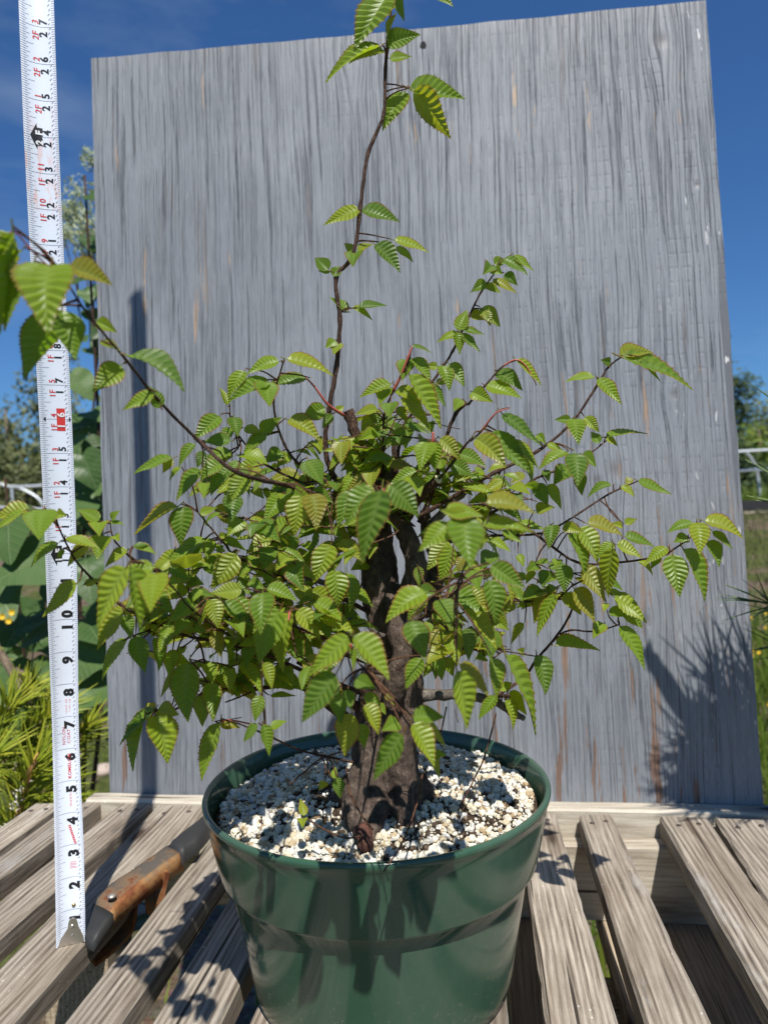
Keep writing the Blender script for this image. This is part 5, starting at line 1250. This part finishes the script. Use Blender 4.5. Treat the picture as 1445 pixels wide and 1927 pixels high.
def pine_left():
    rnd = random.Random(21); base = Vector((at(-160, 1300, 1.05).x, 1.05, 0)); root = empty('pine_tree', base, 'young pine with bright yellow-green needles at the left of the table', 'tree', 'young pines beside the table')
    tr = MB(); top = at(-120, 1000, 1.05); tr.tube([base, base.lerp(top, .5)+Vector((.02, 0, 0)), top], [.02, .016, .010], 10, True, .3, 2); tr.build('trunk', M_PBARK, root)
    pine_shoot(root, at(-130, 1020, 1.05), at(98, 1380, 1.0), 'branch', M_PINE, 30, .018, 1.1, rnd, .009, per=5)
    pine_shoot(root, at(30, 1260, 1.02), at(75, 1330, 1.0), 'branch', M_PINE, 14, .05, .8, rnd, .005, per=10)
    S_ = [((-40,1690,.86),(66,1432,.82),.055,.75,26,True), ((-60,1500,.9),(20,1330,.9),.055,.7,18,False), ((40,1420,.95),(120,1330,.95),.05,.8,16,False), ((-20,1600,.95),(110,1470,.95),.055,.8,22,False),
          ((90,1460,1.0),(165,1370,1.0),.05,.8,14,False), ((-90,1560,.85),(-10,1420,.85),.055,.8,18,False), ((60,1560,.98),(130,1500,.98),.05,.9,16,False), ((-10,1380,.98),(60,1290,.98),.045,.8,14,False),((20,1500,1.0),(90,1400,1.0),.055,.9,20,False),((-40,1480,1.0),(30,1420,1.0),.055,.9,18,False),((-50,1620,1.0),(50,1540,1.0),.055,.9,18,False)]
    for (a, b, ln, sp, ns, cd) in S_: pine_shoot(root, at(*a), at(*b), 'branch', M_PINE, ns, ln, sp, rnd, .0042, cd, M_CANDLE if cd else M_PBARK, .0012, 9)
    # a dry, pale candle base with white scales
    sc = MB(); a, b = at(-40, 1690, .86), at(66, 1432, .82)
    for i in range(70):
        t = rnd.random(); p = a.lerp(b, t); d = Vector((rnd.gauss(0,1), rnd.gauss(0,1), rnd.gauss(0,1))).normalized(); sc.tube([p+d*.003, p+d*.009+Vector((0,0,.003))], [.0011, .0002], 4, False)
    sc.build('bud_scales', plain('pale_scale', (.62, .58, .5), .8), root)
pine_left()
def pine_right():
    rnd = random.Random(33); base = Vector((0.47, 0.66, 0)); root = empty('pine_tree', base, 'pine with long green needles just right of the table, casting shade on the board', 'tree', 'young pines beside the table')
    tr = MB(); tr.tube([base, Vector((.475, .66, .4)), Vector((.48, .65, .82))], [.018, .014, .009], 10, True, .3, 2); tr.build('trunk', M_PBARK, root)
    def src(px, py, s):            # a point on the board whose shadow-caster is s inches nearer the sun (level distance)
        u = (px-207)/(1437-207); d = ray(px, py); q = BL+NB*.03
        t = (q-CAMPOS).dot(NB)/d.dot(NB); hit = CAMPOS+d*t
        hd = Vector((SUNDIR.x, SUNDIR.y, 0)); k = s*IN/hd.length; return hit+SUNDIR*k
    J = [((1345,1570),(1208,1285),9.5,.016,.5,26,.011),((1400,1560),(1330,1330),7.0,.085,.55,12,.0035),((1440,1540),(1400,1330),7.0,.085,.6,12,.0035),((1380,1570),(1300,1440),7.5,.075,.7,12,.0035),((1460,1540),(1440,1360),7.5,.085,.6,12,.0035),
         ((1390,1590),(1370,1400),8,.08,.7,14,.0035),((1430,1600),(1420,1450),7.5,.08,.8,14,.0035),((1340,1620),(1290,1490),9,.07,.8,14,.0035),((1460,1620),(1400,1500),8.5,.08,.9,16,.0035),((1380,1640),(1340,1520),9,.07,.9,16,.0035),((1300,1640),(1260,1530),10,.06,.9,14,.0035),((1450,1660),(1440,1540),8.5,.07,.9,16,.0035)]
    hub = Vector((.477, .655, .70))
    for (a, b, s, ln, sp, ns, wr) in J:
        p0, p1 = src(*a, s), src(*b, s)
        pine_shoot(root, p0, p1, 'branch', M_PINE2, ns, ln, sp, rnd, wr, False, M_PBARK, .0015, 22 if wr > .01 else 6)
        k = MB(); k.tube([hub, hub.lerp(p0, .6)+Vector((0,0,-.01)), p0], [.006, .005, wr], 7); k.build('branch', M_PBARK, root)
    pine_shoot(root, at(1540, 1180, .66), at(1446, 1135, .64), 'branch', M_PINE2, 5, .05, .65, rnd, .004, False, M_CANDLE, .0007, 6)
    pine_shoot(root, at(1530, 1260, .68), at(1462, 1215, .66), 'branch', M_PINE2, 5, .05, .8, rnd, .004, False, M_CANDLE, .0007, 5)
pine_right()

# ------------------------------------------------------------------ far things
def crown_mesh(blobs, n, size, rnd):
    m = MB(); vol = [b[3]*b[4]*b[5] for b in blobs]; tot = sum(vol)
    for b, v_ in zip(blobs, vol):
        for i in range(int(n*v_/tot)+1):
            while True:
                d = Vector((rnd.uniform(-1, 1), rnd.uniform(-1, 1), rnd.uniform(-1, 1)))
                if d.length <= 1: break
            d = d*(1/max(d.length, .01))*(rnd.random()**.45)
            k = 1+.45*mnoise.noise(d*2.2+Vector(b[:3])*.7)
            p = Vector((b[0]+d.x*b[3]*k, b[1]+d.y*b[4]*k, b[2]+d.z*b[5]*k))
            a = Vector((rnd.gauss(0,1), rnd.gauss(0,1), rnd.gauss(0,.7))).normalized(); c = a.orthogonal().normalized(); r_ = size*rnd.uniform(.5, 1.2)
            m.add([p-a*r_, p+c*r_*.55, p+a*r_, p-c*r_*.55], [(0,1,2,3)])
    return m
def far_tree(name, label, cat, px, pytop, D, wid, mat, n, size, seed, group=None, trunk_h=.35, blobs=5):
    rnd = random.Random(seed); top = at(px, pytop, D); gz = ground_h(top.x, D); hgt = top.z-gz
    root = empty(name, (top.x, D, gz), label, cat, group); bl = []
    for i in range(blobs):
        t = (i+.6)/blobs; zc = gz+hgt*(trunk_h+(1-trunk_h)*t*.86); w_ = wid*(1.15-.75*t)*rnd.uniform(.75, 1.1)
        bl.append((top.x+rnd.uniform(-.3, .3)*wid, D+rnd.uniform(-.3, .3)*wid, zc, w_, w_, hgt*(1-trunk_h)/blobs*1.15))
        bl.append((top.x+rnd.uniform(-.8, .8)*w_, D+rnd.uniform(-.6, .6)*w_, zc-hgt*.04, w_*.6, w_*.6, hgt*(1-trunk_h)/blobs*.8))
    tr = MB(); tr.tube([Vector((top.x, D, gz-.05)), Vector((top.x+.1, D, gz+hgt*.5)), Vector((top.x, D, gz+hgt*.9))], [hgt*.03, hgt*.02, hgt*.006], 8, True, .2, 1)
    for b in bl[::2]: tr.tube([Vector((top.x+.05, D, b[2]-hgt*.12)), Vector((b[0]+b[3]*.6, b[1], b[2]))], [hgt*.009, hgt*.003], 5)
    tr.build('trunk', M_PBARK, root); crown_mesh(bl, n, size, rnd).build('crown', mat, root, False)
far_tree('tall_tree', 'tall dark green tree rising behind the right edge of the board', 'tree', 1345, 585, 26, 1.35, M_DARKF, 5200, .13, 1, blobs=7)
far_tree('leafy_tree', 'grey-green tree below the tall tree at the right edge', 'tree', 1452, 735, 29, 2.6, M_OLIVE, 5200, .14, 2, trunk_h=.15)
far_tree('bush', 'bright green bush behind the metal hoops on the right', 'bush', 1425, 790, 21, 1.5, M_BRIGHT, 4200, .10, 3, trunk_h=.05, blobs=4, group='bushes in the background')
far_tree('bush', 'shady dark green bush behind the hoops by the right board edge', 'bush', 1385, 830, 20, 1.2, M_DARKF, 3000, .10, 4, trunk_h=.05, blobs=3, group='bushes in the background')
far_tree('olive_tree', 'hazy grey-green tree at the far left edge', 'tree', 10, 745, 30, 3.0, M_OLIVE, 5200, .15, 5, trunk_h=.1, group='grey-green trees far left')
far_tree('olive_tree', 'taller grey-green tree partly hidden by the tape', 'tree', 92, 640, 27, 2.0, M_OLIVE, 4200, .13, 6, trunk_h=.15, group='grey-green trees far left')
far_tree('bush', 'low olive-coloured bush under the far left trees', 'bush', 40, 830, 22, 2.4, M_OLIVE, 3600, .12, 7, trunk_h=.02, blobs=3, group='bushes in the background')
far_tree('bush', 'dark low bush between the tape and the board edge', 'bush', 165, 860, 20, 2.0, M_DARKF, 3000, .11, 8, trunk_h=.02, blobs=3, group='bushes in the background')

M_GALV = plain('galvanised_pipe', (0.55, 0.58, 0.60), 0.45, 0.5)
def hoops(px_pts, name, label, D):
    P = [at(x, y, D) for (x, y) in px_pts[0]]; gz = ground_h(P[0].x, D); root = empty(name, (P[0].x, D, gz), label, 'frame', 'pipe hoop frames in the background')
    for k, pts in enumerate(px_pts):
        path = [Vector(p) for p in smoothpath([at(x, y, D+.25*k) for (x, y) in pts], 5)]
        m = MB(); m.tube(path, .032, 8); m.build('hoop' if k > 1 else 'rail', M_GALV, root)
hoops([[(1330,853),(1390,850),(1460,846),(1620,838)], [(1330,888),(1390,886),(1460,882),(1620,874)], [(1398,848),(1412,862),(1424,890),(1432,960)], [(1520,842),(1536,860),(1548,890),(1556,960)]], 'hoop_frame', 'galvanised pipe hoop frame beyond the right edge of the board', 15.6)
hoops([[(-60,905),(0,911),(25,916),(120,912),(240,905)], [(-60,950),(0,955),(120,960)], [(25,916),(50,924),(78,944),(92,985)], [(22,916),(24,940),(25,1010)]], 'hoop_frame', 'galvanised pipe hoop frame beyond the tape on the left', 15.6)
bk = MB(); q0 = at(1380, 946, 14.9); bk.box((q0.x+4.5, 14.9, .80), (5.2, .05, .16));  # long low black box with short posts, just beyond the path
for i in range(6): bk.box((q0.x-.5+i*2, 14.83, .72), (.025, .02, .26))
tag(bk.build('black_strip', plain('strip_black', (.012, .012, .013), .6), None, False), 'low black strip along the sandy path on the right', 'barrier')

def weeds(name, label, cx, y0, y1, n, hmin, hmax, mat, seed, wx=3.0, kind='stuff', wd=.012):
    rnd = random.Random(seed); m = MB()
    for i in range(n):
        y = rnd.uniform(y0, y1); x = cx(y)+rnd.uniform(-wx, wx); z = ground_h(x, y); h = rnd.uniform(hmin, hmax); a = rnd.uniform(0, 6.28); s = Vector((math.cos(a), math.sin(a), 0))*wd*rnd.uniform(.5, 1.2); l = Vector((rnd.gauss(0, .3), rnd.gauss(0, .3), 0))*h
        b = Vector((x, y, z-.01)); m.add([b-s, b+s, b+l*.4+Vector((0,0,h*.6))+s*.7, b+l+Vector((0,0,h)), b+l*.4+Vector((0,0,h*.6))-s*.7], [(0,1,2,4),(4,2,3)])
    return tag(m.build(name, mat, None, False), label, 'weeds', kind=kind)
weeds('weeds', 'bright green weeds along the bank behind the black strip', lambda y: y*.56, 15.2, 18, 2600, .3, .75, M_BRIGHT, 1, 4)
weeds('weeds', 'green and yellow weeds in the ground right of the table', lambda y: y*.60, 1.3, 4.5, 5200, .06, .32, M_BRIGHT, 2, .9, wd=.005)
weeds('grass', 'dry and green grass on the slope towards the sandy path', lambda y: y*.56, 4.5, 13.4, 6000, .04, .16, M_OLIVE, 3, 2.5, wd=.010)
weeds('grass', 'short grass on the earth under and left of the table', lambda y: -.3, .25, 3.2, 2200, .02, .09, M_BRIGHT, 4, 1.3, wd=.003)
rnd = random.Random(77); fl = MB()
for i in range(150):
    y = rnd.uniform(1.3, 4.0); x = y*.57+rnd.uniform(-.5, .6); c = Vector((x, y, ground_h(x, y)+rnd.uniform(.12, .36)))
    for k in range(6):
        a = k*1.05; d = Vector((math.cos(a), -.3, math.sin(a))); s_ = Vector((-math.sin(a), 0, math.cos(a)))*.005; fl.add([c, c+d*.005+s_*.6, c+d*.010, c+d*.005-s_*.6], [(0,1,2,3)])
tag(fl.build('yellow_flowers', M_YELLOW, None, False), 'tiny yellow flowers among the weeds right of the board', 'flowers', kind='stuff')
# stones and litter on the earth
st = MB(); bm = bmesh.new(); bmesh.ops.create_icosphere(bm, subdivisions=2, radius=1.0); iv = [v.co.copy() for v in bm.verts]; iff = [tuple(v.index for v in f.verts) for f in bm.faces]; bm.free()
for i in range(420):
    y = rnd.uniform(.2, 4.2); x = rnd.uniform(-1.6, 1.0); r_ = rnd.uniform(.008, .04)*(1 if y > 1 else .6); o = Vector((rnd.random()*9, rnd.random()*9, i)); c = Vector((x, y, ground_h(x, y)+r_*.25)); sc = Vector((rnd.uniform(.7, 1.3), rnd.uniform(.7, 1.3), rnd.uniform(.5, .9)))*r_
    st.add([c+Vector((v.x*sc.x, v.y*sc.y, v.z*sc.z))*(1+.35*mnoise.noise(v*1.4+o)) for v in iv], iff)
sm_ = Mat('ground_stone', .9, .2); sm_.color(sm_.ramp(sm_.irand(), [(0, (.16,.11,.08)), (.5, (.34,.26,.21)), (1, (.52,.44,.38))]))
tag(st.build('stones', sm_.m), 'scattered pinkish stones on the earth behind the table', 'stones', kind='stuff')
